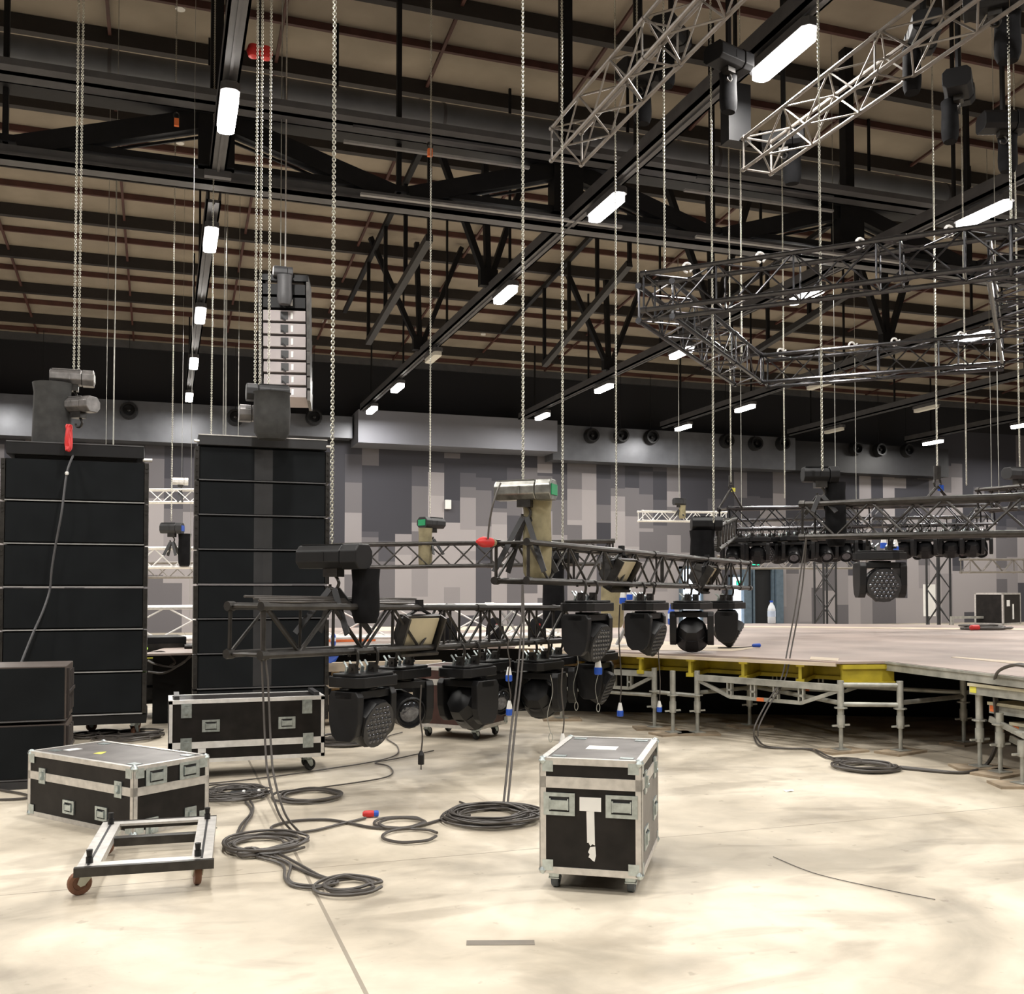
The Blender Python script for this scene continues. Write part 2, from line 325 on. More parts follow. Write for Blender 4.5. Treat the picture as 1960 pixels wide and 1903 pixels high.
# ================================================================= ROOF STEEL
def roof_truss(label,Y,zl,zu,x0=-9,x1=42,ph=.74):
    t=thing('roof_truss',label,'roof truss',(0,Y,0))
    part('bottom_beam',t,M().box(x0,x1,-.1,.3,zl+.3,zl+.40),BPNT)
    part('lower_chord',t,M().box(x0,x1,-.16,.16,zl,zl+.09).box(x0,x1,-.16,-.12,zl,zl+.22).box(x0,x1,.12,.16,zl,zl+.22).box(x0,x1,-.2,-.16,zl+.06,zl+.1),GRY)
    part('upper_chord',t,M().box(x0,x1,-.2,.2,zu-.14,zu+.14),BPNT)
    n0=int((x0-ph)/6.07)-1
    for k in range(n0,9):
        xn=ph+6.07*k
        if not x0+.5<xn<x1-.5: continue
        part('post',t,M().box(xn-.28,xn+.28,-.16,.16,zl+.3,zu),BPNT)
        for s in (-1,1): part('diagonal',t,M().bar((xn+s*.2,0,zu-.2),(xn+s*2.9,0,zl+.25),.30,.24,(0,1,0)).bar((xn+s*.2,.1,zu-.42),(xn+s*2.7,.1,zl+.02+.1),.04,.04),BPNT)
        part('roof_stub',t,M().box(xn-.1,xn+.1,-.1,.1,zu,roofz(Y)),BPNT)
        part('roof_stub',t,M().box(xn+2.96,xn+3.04,-.05,.05,zl+.3,roofz(Y)),BPNT)
    return t
t=roof_truss('long black roof truss with grey lower chord crossing the whole hall above the speaker arrays',16.9,7.98,9.25)
part('cable_tray',t,M().box(-9,42,-.75,-.45,9.0,9.04).box(-9,42,-.75,-.72,9.0,9.12).box(-9,42,-.48,-.45,9.0,9.12),GRY); part('cable_tray',t,M().box(-9,42,-1.15,-.95,8.95,9.05),GRY)
pass
for xs in (2.7,8.9): part('strip_channel',t,M().box(xs,xs+3.2,-.62,-.55,8.76,8.80),GRL2); part('strip_channel',t,M().box(xs+.1,xs+3.0,-.9,-.84,8.9,8.94),GRY); part('strip_channel',t,M().box(xs+.3,xs+5.0,-.5,-.42,7.98,8.02),GRL2)
# round ventilation duct
t=thing('round_duct','long round grey ventilation duct running under the roof above the black truss','duct',(0,18.9,10.65))
dm=M().tube((-12,0,0),(44,0,0),.29,20,cap=True); part('duct_pipe',t,dm,RDUCT,smooth=True)
for x in range(-10,44,3): part('joint_band',t,M().tube((x,0,0),(x+.06,0,0),.30,20),GRY,smooth=True)
for x in range(-9,44,6): part('duct_hanger',t,M().bar((x,0,.3),(x,0,roofz(18.9)-10.65),.05),BPNT)
# side lattices under the far roof, running towards the back wall
for X,(pa,pb),lb in ((5.4,((822,455),(705,655)),'black lattice girder running to the back wall, left of the second lamp rail'),(10.9,((1205,505),(1042,698)),'black lattice girder running to the back wall, between second and third lamp rail'),(16.9,((1640,552),(1400,700)),'black lattice girder running to the back wall, right of the third lamp rail')):
    A=onx(*pa,X); B=onx(*pb,X)
    if X<0: A=Vector((X,19.5,8.9)); B=Vector((X,30,8.6))
    t=thing('lattice_girder',lb,'roof girder',(X,0,0)); A.x=B.x=0
    part('lower_chord',t,M().bar(A,B,.16,.16),GRY if X<0 else DGR); part('upper_chord',t,M().bar((0,A.y,roofz(A.y)-.42),(0,min(B.y+4,37),roofz(min(B.y+4,37))-.42),.12,.12),BPNT)
    n=3
    for k in range(n+1):
        P=A.lerp(B,k/n); part('post',t,M().bar(P,(0,P.y,roofz(P.y)-.35),.09),BPNT)
# V hangers from roof to the lamp rails
for X,Y,lb in ((6.8,21.2,'black fan of steel hangers above the second lamp rail'),(12.87,22,'black fan of steel hangers above the third lamp rail'),(18.88,23,'black fan of steel hangers above the fourth lamp rail'),(6.8,27.5,'smaller black fan of steel hangers above the second rail near the back wall'),(12.87,28.2,'smaller black fan of steel hangers above the third rail near the back wall')):
    t=thing('hanger_fan',lb,'roof bracket',(X,Y,8.2)); h=roofz(Y)-8.2-.1
    for dx in (-1.5,-.2,1.1): part('strut',t,M().bar((-.1,0,0),(dx,0,h),.17,.12),BPNT)
    part('foot_plate',t,M().box(-.3,.1,-.1,.1,-.02,.35),BPNT)
# ================================================================= TRUSSES
def truss(label,p,q,size=.32,mt=BLM,pitch=None,r=.025,group=None,vert=False,hs=None,rl=.012):
    p,q=Vector(p),Vector(q); L=(q-p).length; hs=hs or size; a,b=size/2,hs/2; mx=xm(p,q)
    t=thing('lighting_truss',label,'truss',group=group,mtx=mx)
    cs=[(-a,-b),(a,-b),(a,b),(-a,b)]
    for y,z in cs: part('chord',t,M().tube((0,y,z),(L,y,z),r,8),mt,smooth=True)
    n=max(2,round(L/(pitch or size*1.05))); dl=L/n
    for i in range(4):
        (y0,z0),(y1,z1)=cs[i],cs[(i+1)%4]; m=M()
        for k in range(n):
            A,B=((y0,z0),(y1,z1)) if (k+i)%2 else ((y1,z1),(y0,z0))
            m.tube((k*dl,*A),((k+1)*dl,*B),rl,5)
            if vert and k%2==0: m.tube((k*dl,y0,z0),(k*dl,y1,z1),rl,5)
        part('lacing',t,m,mt)
    for x in (0,L):
        m=M()
        for i in range(4): m.tube((x,*cs[i]),(x,*cs[(i+1)%4]),rl*1.2,6)
        for y,z in cs: m.tube((x-.03,y,z),(x+.03,y,z),r*1.35,8)
        part('end_frame',t,m,mt)
    for k in range(1,int(L/2.5)+1):
        x=k*2.5
        if x<L-.3:
            m=M()
            for y,z in cs: m.tube((x-.06,y,z),(x+.06,y,z),r*1.3,8)
            for i in range(4): m.tube((x,*cs[i]),(x,*cs[(i+1)%4]),rl,5)
            part('coupler',t,m,mt)
    return t
TA0,TA1=at(472,1207,6.75),at(1085,1194,10.35)
TB0,TB1=at(980,1075,8.3),at(1412,1102,12.8)
truss('nearest black truss, low, its square open end before the right speaker array',TA0,TA1,.32,group=None,vert=True)
truss('sloping black truss with red plug on its end, under the large green-label hoist',TB0,TB1,.31,vert=True)
truss('black truss behind, hanging across from the black hoist to the middle of the stage',at(600,1066,14.3),at(1170,1058,14.5),.32)
TD0,TD1=at(1548,998,10.7),at(2050,984,9.2)
truss('large black truss over the stage carrying the single large wash light',TD0,TD1,.34,vert=False,r=.028)
T20,T21=at(1387,994,15.8),at(1890,985,17.2)
truss('black truss behind the large one, over the stage, carrying the row of small moving lights',T20,T21,.32,GLB)
truss('farthest black truss of the stage rig, low behind the moving-light row',at(1385,1012,19),at(1880,1004,20.5),.3,GLB)
truss('thin black truss piece running back from the left end of the moving-light row',at(1392,1010,15.8),at(1352,1030,12.2),.28)
truss('short black truss reaching in from the right edge, above the far wall',at(1885,958,15),at(2020,948,14),.3)
# ring truss high on the right
ring=[onz(*q,4.6) for q in [(1243,568),(1438,713),(1950,670),(1935,478)]]
rl=['long near side','left side','long far side','right side']
for i,(p,q,l) in enumerate(((ring[0],ring[3],'near side, running up to the top right'),(ring[0],ring[1],'left side, running down and away'),(ring[1],ring[2],'far side, lowest in view'),(ring[3],ring[2],'right side by the picture edge'))):
    d=(q-p).normalized()*.2
    truss('black truss of the high rectangular frame: '+l,p+d*(1.0 if i!=0 else 0),q-d*(1 if i!=0 else 0),.38,group='high rectangular truss frame',vert=True,r=.026,rl=.010,mt=GLB)
truss('long black truss leaving the high frame beyond the right edge',ring[3],ring[3]+(ring[3]-ring[0]).normalized()*3,.38,GLB)
# silver trusses under the roof
def along(px,py,z,n): p=onz(px,py,z); return Vector((p.x,p.y,p.z)),Vector((p.x,p.y-n,p.z))
a,b=along(1085,280,7.0,6); truss('silver truss high under the roof, left one of two',a,b,.40,SLV,r=.022,hs=.40)
a,b=along(1450,298,7.0,6.5); truss('silver truss high under the roof, right one of two, beside the brightest lamp',a,b,.40,SLV,r=.022,hs=.40)
# silver / white trusses on and behind the stage
truss('white aluminium truss lying on the far left of the stage behind the speaker arrays',at(200,1193,13.2),at(1065,1187,13.6),.36,ALW,pitch=.75,r=.028,hs=.40)
truss('thin silver truss hanging far back between the two speaker arrays, highest there',at(180,950,24),at(470,950,24.5),.30,ALW)
truss('silver truss far back between the two speaker arrays, under the small hoist with blue label',at(180,1068,17),at(440,1068,17.4),.32,ALW)
truss('second silver truss just below, far back between the two speaker arrays',at(180,1092,21),at(440,1091,21.4),.30,SLV)
truss('thin silver truss far away in the middle, left of the long bright chain',at(1226,988,30),at(1385,990,31),.28,ALW)
truss('long pale truss at the back of the stage just below the row of moving lights',at(1380,1076,24.5),at(1665,1076,25.5),.3,SLV)
truss('short silver truss far behind on the right of the stage',at(1848,1083,24),at(1950,1083,24.5),.3,SLV)
def tower(label,px,d,z1,mt): 
    p=at(px,1190,d); p.z=0.03; truss(label,p,p+Vector((0.001,0,z1)),.34,mt,r=.025)
def xm(p,q,up=(0,0,1)):
    p,q=Vector(p),Vector(q); x=(q-p).normalized()
    if abs(x.z)>.95: up=(0,1,0)
    y=Vector(up).cross(x).normalized(); z=x.cross(y); m=Matrix((x,y,z)).transposed().to_4x4(); m.translation=p; return m
tower('upright black truss tower standing behind the stage, left one',1580,23.5,2.1,DGR); tower('upright black truss tower standing behind the stage, right one by the white panel',1797,22.5,2.25,DGR)
# ================================================================= CHAINS
def chain_mesh(L,pitch=.03,w=.0125,r=.0036):
    m=M(); n=max(2,int(L/pitch)); hl=pitch*.5+r*1.4; pts=[]
    for k in range(8):
        t=2*PI*k/8; pts.append((math.cos(t)*w, math.sin(t)*hl+ (0)))
    for i in range(n):
        z=-(i+.5)*pitch
        P=[Vector((a,0,z+b)) if i%2 else Vector((0,a,z+b)) for a,b in pts]
        m.path(P,r,4,True)
    return m
def chain(label,x,y0,y1,d,zt=None,big=1.,name='hoist_chain',n2=None,cat='chain'):
    """hangs straight down from the roof steel; pixel x at pixel y1 gives the place"""
    p=at(x,y1,d); zt=zt or (7.99 if abs(p.y-16.9)<.2 else roofz(p.y)+.004); o=at(x,y0,d)
    L=max(.1,zt-p.z); return one(name,label,cat,chain_mesh(L,.0195*big,.0108*big,.0036*big),CHN,smooth=False,loc=(p.x,p.y,p.z+L))
def wire(label,x,y1,d,r=.003,zt=None,mt=GAL,cat='wire',name='hanging_wire'):
    p=at(x,y1,d); zt=zt or roofz(p.y)+.004; return one(name,label,cat,M().tube((0,0,0),(0,0,zt-p.z),r,5),mt,loc=p)
chain('left one of the twin chains above the left speaker array',141,0,735,10.6); chain('right one of the twin chains above the left speaker array',150,0,735,10.6)
chain('left one of the close pair of chains above the right speaker array',488,0,748,10.4); chain('middle chain above the right speaker array, close beside its twin',497,0,748,10.4)
chain('rightmost single chain above the right speaker array',514,0,748,10.4)
chain('long bright chain in front, dropping to the large black hoist',635,0,1045,7.6,big=1.15)
chain('chain with orange hook dropping to the small hoist with beige bag',823,0,985,14.4)
chain('long chain dropping to the hoist with green label on the front truss',1001,0,930,8.5)
chain('long bright chain just right of the green-label hoist, ending at the black bag hoist',1077,0,1080,10.9,big=1.1)
chain('chain dropping behind the sloping truss towards the beige chain bag',1180,0,1035,13)
chain('thin chain holding the left corner of the high truss frame',1221,0,560,12.2)
chain('chain with shackle holding the near left corner of the high truss frame',1272,0,525,10.9)
chain('brightest long chain right of the middle, ending at the left end of the stage rig',1366,0,1000,12,big=1.15)
chain('chain with bridle on the left end of the moving-light truss',1399,0,925,15.5); chain('chain holding the far left corner of the high truss frame',1420,0,690,14.6)
chain('chain ending on the moving-light truss left of the black stage hoist',1502,0,955,15.8)
chain('gleaming chain below the brightest lamp, dropping to the black stage hoist',1574,0,903,10.3,big=1.1)
chain('chain with bridle on the right part of the stage truss',1794,0,905,13.5,big=1.1); chain('thin chain ending just above the big stage truss at the right',1850,0,930,15)
chain('chain holding the near right corner of the high truss frame',1936,0,470,9.4); chain('chain at the right edge below the high frame',1952,0,905,14)
chain('thin chain far left dropping to the small hoist with blue label',328,0,1000,17); chain('thin chain right of the lamps at far left, behind the right speaker array',404,0,860,16)
wire('thin steel wire beside the right speaker array',363,1200,14); wire('faint thin wire left of the right speaker array chains',430,870,18)
wire('pale steel wire below the last left lamp, dropping to the tiny far hoist',348,915,24); wire('pale steel wire dropping to the small hoist on the thin far truss',1300,960,30,.012)
wire('left steel wire holding the hanging speaker array',537,515,16.15,.008); wire('right bright steel wire holding the hanging speaker array',546,515,16.15,.012,mt=ALU)
# ================================================================= HOISTS
def hoist(label,loc,rotz=0,L=.46,h=.16,w=.2,mt=BPNT,bag=CANV,bagpos=(.13,.12),bl=.55,lab=None,br=None,flip=False,bagw=.11,group=None,s=1.,name='chain_hoist'):
    """origin at the hook under the body"""
    t=thing(name,label,'chain hoist',loc,rotz,group); t.scale=(s,s,s)
    c=.045; pr=[(-w/2+c,0),(w/2-c,0),(w/2,c),(w/2,h-c),(w/2-c,h),(-w/2+c,h),(-w/2,h-c),(-w/2,c)]
    rot=Matrix(((0,0,1,0),(1,0,0,0),(0,1,0,0),(0,0,0,1)))
    k='%s%.2f%.2f%.2f'%(mt.name,L,h,w)
    part('motor_body',t,lambda:M().prism(pr,-L*.5,L*.22,rot),mt,(0,0,.12),key='hb'+k,bevel=.008)
    part('gear_housing',t,lambda:M().prism([(x*1.06,(y-h/2)*1.08+h/2) for x,y in pr],L*.23,L*.5,rot),mt,(0,0,.12),key='hg'+k,bevel=.008)
    part('cover_strap',t,lambda:M().box(-L*.06,-L*.03,-w/2-.004,w/2+.004,.12+h*.3,.12+h*.7).box(-L*.45,L*.2,-w*.3,w*.3,.12+h,.12+h+.008),mt,key='hf'+k)
    if lab: part('name_plate',t,M().box(L*.5,L*.5+.006,-w*.36,w*.36,.12+h*.22,.12+h*.78),lab,label='coloured name plate')
    part('hook_block',t,lambda:M().box(-.06,.06,-.05,.05,.06,.13).path(cr([(0,0,.08),(.03,0,.05),(.045,0,.01),(.02,0,-.03),(-.025,0,-.02),(-.03,0,.005)],4),.012,6).tube((-.035,0,.09),(.035,0,.09),.03,8),BLM,key='hook')
    bx,by=bagpos
    if bag: part('chain_bag',t,lambda:M().lathe([(bagw*.75,-bl+.06),(bagw*.95,-bl+.12),(bagw,-bl*.5),(bagw*.93,0),(bagw*1.02,.1),(bagw*.9,.1),(bagw*.8,0)],12,None,1,.8),bag,(bx,by,.02),key='bag%s%.2f%.2f'%(bag.name,bl,bagw),smooth=True)
    if br:
        hgt,wd,dp=br; m=M()
        for s1 in (-1,1):
            for s2 in (-1,1): m.bar((s1*.02,s2*.02,-.03),(s1*wd,s2*dp,-hgt),.045,.012,(0,1,0))
        part('lifting_bracket',t,m,DGR)
    return t
ang=math.atan2((TA1-TA0).y,(TA1-TA0).x)
hA=TA0.lerp(TA1,.195); hoist('large black chain hoist on steel bracket above the nearest truss, with hanging black bag',(hA.x,hA.y,at(636,1120,7.5).z),R(-42),.52,.17,.22,BLK,CANV,(.2,.12),.36,None,(.35,.22,.16),name='chain_hoist')
hB=at(1006,985,8.5); hoist('steel-grey chain hoist with green label and beige bag on the end of the sloping truss',hB,R(-40),.50,.16,.2,mat('grimy_silver',(.27,.27,.25),.32,.85,.4,12),BEI,(.06,.12),.62,GRN,(.48,.22,.16),bagw=.13)
hoist('small chain hoist with green label and beige bag hanging over the rear black truss',at(826,1028,14.4),R(-150),.38,.15,.2,DGR,BEI,(.12,0),.52,GRN,(.25,.1,.14))
hoist('black chain hoist above the stage with black bag, in front of the large truss',at(1570,945,10.5),R(-20),.36,.15,.18,BPNT,CANV,(.17,.05),.62,None,(.2,.12,.14))
hoist('black chain hoist and bag at the left end of the stage rig',at(1352,1035,12.2),R(-20),.36,.16,.2,BPNT,CANV,(-.05,0),.50,None,None,bagw=.15)
hoist('black chain hoist with long black bag hanging behind the two middle trusses',at(1070,1100,11),R(-20),.42,.16,.2,BPNT,CANV,(-.06,0),.66,None,None,bagw=.12)
hoist('small chain hoist with blue label far back between the speaker arrays',at(329,1035,17),R(-20),.36,.17,.2,DGR,CANV,(.18,.1),.5,BLU,(.25,.1,.1))
hoist('tiny pale chain hoist farthest back between the speaker arrays',at(345,938,24.2),0,.36,.16,.2,ALU,None,lab=None,br=(.3,.05,.1))
hoist('tiny chain hoist on the thin silver truss far away in the middle',at(1300,975,30),0,.36,.2,.2,DGR,BEI,(.1,0),.35,None,(.2,.1,.1))
hoist('chain hoist on the truss at the right picture edge',at(1950,935,14),0,.42,.16,.2,DGR,CANV,(.3,0),.4,None,(.3,.1,.1))
hoist('beige-bagged chain hoist half hidden behind the first hanging light of the sloping truss',at(1172,1105,13),R(-20),.3,.12,.2,DGR,BEI,(0,0),.72,None,None,bagw=.15)
# hoists above the arrays
hoist('upper grey chain hoist over the left speaker array',at(138,760,10.5),0,.42,.15,.2,mat('worn_grey_cast',(.2,.19,.185),.4,.6,.3,12),BAGM,(-.18,-.05),1.,WHT,None,bagw=.19)
hoist('lower grey chain hoist over the left speaker array, below its twin',at(150,812,10.4),R(-35),.36,.15,.2,MT['worn_grey_cast'],None,lab=None)
hoist('upper grey chain hoist over the right speaker array',at(512,790,10.2),R(180),.42,.15,.2,DGR,None)
hoist('lower grey chain hoist over the right speaker array, behind the big grey bag',at(500,830,10.3),R(180),.44,.15,.2,MT['worn_grey_cast'],None)
p=at(521,752,10.0)
one('chain_bag','large dark grey canvas chain bag standing over the top of the right speaker array','chain bag',M().lathe([(.13,-.46),(.17,-.40),(.18,-.2),(.17,-.02),(.185,0),(.15,0),(.14,-.05)],14,None,1,.75),BAGM,loc=p,smooth=True)
hoist('grey chain hoist with cylindrical bag on top of the small hanging speaker array',at(541,545,16.15),0,.3,.15,.2,GRY,GRY,(.02,-.1),.42,None,None,bagw=.12)
p=at(497,100,12.5); t=thing('hook_block','bright red double hook block hanging by the ceiling rail near the top left','hook block',p)
part('sheave',t,M().lathe([(.02,-.09),(.06,-.07),(.085,0),(.06,.07),(.02,.09)],14,Matrix.Translation((-.075,0,0))).lathe([(.02,-.09),(.06,-.07),(.085,0),(.06,.07),(.02,.09)],14,Matrix.Translation((.075,0,0))),RED,smooth=True); part('sling',t,M().bar((0,0,.08),(0,0,2.2),.03),DGR)
for n,(px,py,l) in enumerate(((130,838,'red bundled round sling hanging over the top beam of the left speaker array'),(536,822,'small red sling end beside the grey bag on the right speaker array'))):
    p=at(px,py,10.1); 
    random.seed(n); pts=[(random.uniform(-.03,.03),random.uniform(-.03,.03),.13*math.cos(k*1.3)*(1 if n==0 else .3)) for k in range(18)]
    one('round_sling',l,'sling',M().path(cr(pts,5),.018,6),RED,loc=p,smooth=True)
# black hoists crowding under the roof at the upper right
HB=[((1285,100),12,'black chain hoist under the roof below the left silver truss'),((1225,175),12.5,'black chain hoist and bag under the roof right of the left silver truss'),((1395,150),12,'black chain hoist half hidden by the second lamp rail'),((1500,300),13.5,'black chain hoist under the lower end of the right silver truss'),((1768,105),10.5,'large black chain hoist below the upper part of the right silver truss'),((1835,205),11.5,'black chain hoist in the dark cluster under the roof at the right'),((1905,45),9.5,'black chain hoist at the very top right with pale underside'),((1920,270),12.5,'black chain hoist near the right picture edge, above the bright lamp')]
for (px,py),d,l in HB:
    p=at(px,py,d); hoist(l,p,R(random.uniform(-60,60)),.54,.22,.3,BPNT,CANV,(.1,.1),.42,YLB if d in (12.5,11.5) else None,None,bagw=.12)
    one('steel_hanger','steel hanger of the '+l.replace('black chain hoist','hoist').replace('chain hoist','hoist'),'hanger',M().tube((0,0,.3),(0,0,roofz(p.y)-p.z-.02),.035,6),BPNT,loc=p)
one('hanging_box','black flat canvas box hanging beside the second lamp rail','equipment box',M().box(-.16,.16,-.1,.1,-.45,.3).box(-.02,.02,-.02,.02,.3,2.),BPNT,loc=at(1408,210,13))
# ================================================================= MOVING LIGHTS
def octo(a,b,c): return [(-a+c,-b),(a-c,-b),(a,-b+c),(a,b-c),(a-c,b),(-a+c,b),(-a,b-c),(-a,-b+c)]
def g_base(): return M().prism(octo(.235,.17,.05),-.225,-.15).prism(octo(.21,.145,.04),-.15,-.13)
def g_clamp():
    m=M().path(cr([(0,-.035,-.07),(0,-.045,-.02),(0,-.035,.03),(0,0,.045),(0,.035,.03),(0,.04,-.01)],5),.012,6); m.box(-.02,.02,-.03,.03,-.13,-.06); m.tube((-.03,0,-.1),(.06,0,-.1),.012,6); return m
def g_yoke():
    m=M().prism(octo(.235,.11,.03),-.31,-.25).tube((0,0,-.25),(0,0,-.235),.11,16)
    for s in (-1,1):
        rot=Matrix(((0,0,1,s*.2),(1,0,0,0),(0,1,0,0),(0,0,0,1)))
        m.prism([(-.06,-.61),(.06,-.61),(.105,-.57),(.13,-.48),(.135,-.29),(.11,-.25),(-.11,-.25),(-.135,-.29),(-.13,-.48),(-.105,-.57)],-.035,.035,rot)
    return m
def g_wash(): return M().lathe([(.07,.14),(.13,.115),(.16,.05),(.178,-.04),(.185,-.11),(.175,-.135),(.15,-.137)],8,Matrix.Rotation(R(22.5),4,'Z')).lathe([(.165,.02),(.165,-.02)],24)
def g_wring(): return M().lathe([(.150,-.128),(.168,-.137),(.170,-.147),(.150,-.149)],24)
def g_wlens():
    m=M().lathe([(.148,-.136),(.148,-.1365)],24)
    return m
def g_cells():
    m=M(); s=.045
    for i in range(-3,4):
        for j in range(-3,4):
            k=-i-j
            if abs(k)>3: continue
            x=s*(i+j/2); y=s*j*.866
            m.lathe([(.0205,-.138),(.0205,-.147),(.013,-.155),(.004,-.158)],8,Matrix.Translation((x,y,0)))
    return m
def g_spot(): return M().lathe([(.06,.22),(.115,.2),(.135,.1),(.135,-.08),(.12,-.12),(.13,-.125),(.13,-.19),(.118,-.2),(.11,-.17),(.09,-.165)],20)
def g_slens(): return M().lathe([(.098,-.168),(.09,-.18),(.06,-.19),(.02,-.195)],20)
def g_conn(): 
    m=M()
    for i,x in enumerate((-.12,-.06,.05,.11)): m.tube((x,.06,-.13),(x,.05,-.09),.014,8).tube((x,.05,-.09),(x+.02,.1,-.05),.008,6)
    return m
def movinghead(label,loc,yaw,tilt,kind='wash',group=None,s=1.,basey=None):
    """hangs from loc; tilt 0 points down"""
    t=thing('moving_light',label,'stage light',loc,basey if basey is not None else ang,group); t.scale=(s,s,s)
    part('base',t,g_base,BLK,key='mbase',bevel=.006)
    for x in (-.11,.11): part('clamp',t,g_clamp,BLM,(x,0,0),key='mclamp')
    part('connectors',t,g_conn,ZNC,key='mconn')
    yr=yaw-(basey if basey is not None else ang)
    part('yoke',t,g_yoke,BLK,(0,0,0),(0,0,yr),key='myoke',bevel=.008)
    mx=Matrix.Translation((0,0,-.47))@Matrix.Rotation(yr,4,'Z')@Matrix.Rotation(-tilt,4,'X')
    if kind=='wash':
        h=part('head',t,g_wash,BLK,key='mwash',smooth=True,mtx=mx); part('front_ring',h,g_wring,DGR,key='mring',smooth=True); part('lens_array',h,g_cells,LENS,key='mcells',smooth=True)
    else:
        h=part('head',t,g_spot,BLK,key='mspot',smooth=True,mtx=mx); part('lens',h,g_slens,LENS,key='mslens',smooth=True)
    return t
def onA(px,side=1,dz=0):   # point on a lower chord below pixel x
    n=Vector((math.sin(ang),-math.cos(ang),0))
    for k in range(201):
        P=TA0.lerp(TA1,k/200); v=P+n*.16*side-C0; x=980+FPX*v.dot(VR)/v.dot(VF)
        if x>=px: break
    return P+n*.16*side+Vector((0,0,-.16-.03+dz))
angB=math.atan2((TB1-TB0).y,(TB1-TB0).x)
def onB(px,side=1):
    n=Vector((math.sin(angB),-math.cos(angB),0))
    for k in range(201):
        P=TB0.lerp(TB1,k/200); v=P+n*.155*side-C0; x=980+FPX*v.dot(VR)/v.dot(VF)
        if x>=px: break
    return P+n*.155*side+Vector((0,0,-.155-.03))
gA='moving lights under the nearest truss'; gB='moving lights under the sloping truss'
movinghead('moving wash light with honeycomb lens, leftmost under the nearest truss',onA(694,1),R(42),R(76),'wash',gA,1.0)
movinghead('moving spot light with round dark lens, right behind the leftmost wash light',onA(768,-1),R(12),R(82),'spot',gA)
movinghead('moving light seen from its side, in front of the brown case, its back to us',onA(893,1),R(120),R(60),'wash',gA)
movinghead('moving spot light with a glint in its lens, in front of the brown case',onA(935,-1),R(28),R(78),'spot',gA)
movinghead('moving light with rounded back towards us, under the far end of the nearest truss',onA(1030,1),R(140),R(55),'wash',gA)
movinghead('moving light just behind the last one, at the far end of the nearest truss',onA(1062,-1),R(150),R(50),'spot',gA)
movinghead('lowest moving wash light, below the big one beside the blue-white plug',at(1140,1222,10.6),R(50),R(66),'wash',gA)
movinghead('large moving wash light with lens sideways, leftmost under the sloping truss',onB(1122,1),R(38),R(72),'wash',gB)
movinghead('moving wash light with slim visible lens, second under the sloping truss',onB(1235,1),R(44),R(68),'wash',gB)
movinghead('moving light turned away, third under the sloping truss',onB(1322,1),R(150),R(45),'wash',gB)
movinghead('smallest moving light under the sloping truss, with blue plug in front',onB(1390,1),R(58),R(60),'wash',gB)
p=TD0.lerp(TD1,.27); q=at(1683,1030,10.2)
movinghead('single large moving wash light facing us, under the large stage truss',(q.x,q.y,q.z),R(-22),R(84),'wash',None,.98,math.atan2((TD1-TD0).y,(TD1-TD0).x))
row=[(1463,'w','squeezed between third and fourth'),(1533,'b','squeezed between fifth and sixth'),(1566,'b','squeezed between sixth and seventh'),(1402,'s','leftmost of the row'),(1424,'s','second of the row, with shiny lens'),(1448,'b','third of the row'),(1488,'b','fourth of the row, left of the hanging cable'),(1516,'s','fifth of the row, hanging lowest there'),(1548,'w','sixth of the row, honeycomb lens facing us'),(1578,'s','seventh of the row'),(1595,'b','eighth of the row'),(1617,'s','ninth of the row'),(1640,'s','tenth of the row'),(1728,'b','first right of the large wash light'),(1752,'s','second right of the large wash light'),(1768,'b','third right of the large wash light'),(1797,'w','honeycomb light in front of the right tower'),(1818,'b','just right of the right tower'),(1838,'s','second right of the right tower'),(1858,'b','third right of the right tower'),(1876,'s','rightmost of the row')]
a2=math.atan2((T21-T20).y,(T21-T20).x)
for i,(px,k,l) in enumerate(row):
    n_=Vector((math.sin(a2),-math.cos(a2),0)); sd=.16 if i%2 else -.16
    for kk in range(-20,230):
        P=T20.lerp(T21,kk/200); v=P+n_*sd-C0
        if 980+FPX*v.dot(VR)/v.dot(VF)>=px: break
    p=P+n_*sd+Vector((0,0,-.19))
    movinghead('small black moving light over the stage, '+l,p,R({'s':-35,'b':140,'w':-25}[k]+random.uniform(-25,25)),R({'s':50,'b':30,'w':85}[k]),'wash' if k!='s' else 'spot','row of small moving lights over the stage',.78,a2)
# square floods
def flood(label,loc,yaw,tilt,s=1.):
    t=thing('flood_light',label,'flood light',loc,yaw); t.scale=(s,s,s)
    part('bracket',t,lambda:M().box(-.02,.02,-.02,.02,.05,.13).bar((0,0,.07),(-.16,0,0),.03,.012).bar((0,0,.07),(.16,0,0),.03,.012).bar((-.16,0,0),(-.16,0,-.12),.012,.03).bar((.16,0,0),(.16,0,-.12),.012,.03),BPNT,key='fbr')
    mx=Matrix.Translation((0,0,-.1))@Matrix.Rotation(-tilt,4,'X')
    h=part('housing',t,lambda:M().prism([(-.15,-.13),(.15,-.13),(.15,.13),(-.15,.13)],0,.03).add([(-.15,-.13,0),(.15,-.13,0),(.15,.13,0),(-.15,.13,0),(-.1,-.08,.14),(.1,-.08,.14),(.1,.08,.14),(-.1,.08,.14)],[(0,1,5,4),(1,2,6,5),(2,3,7,6),(3,0,4,7),(4,5,6,7)]).box(-.17,.17,.12,.14,-.07,.02).box(-.17,-.155,-.13,.13,-.05,.02).box(.155,.17,-.13,.13,-.05,.02),BLM,key='fh',mtx=mx)
    part('front_glass',h,lambda:M().box(-.135,.135,-.115,.115,-.01,-.002),TAN,key='fg')
flood('square flood light with amber glass in the nearest truss, largest of three',onA(800,1)+Vector((0,0,.26)),R(28),R(66),1.15)
flood('square flood light with amber glass hanging inside the sloping truss, middle one of three',onB(1188,1)+Vector((0,0,.24)),R(38),R(60),1.15)
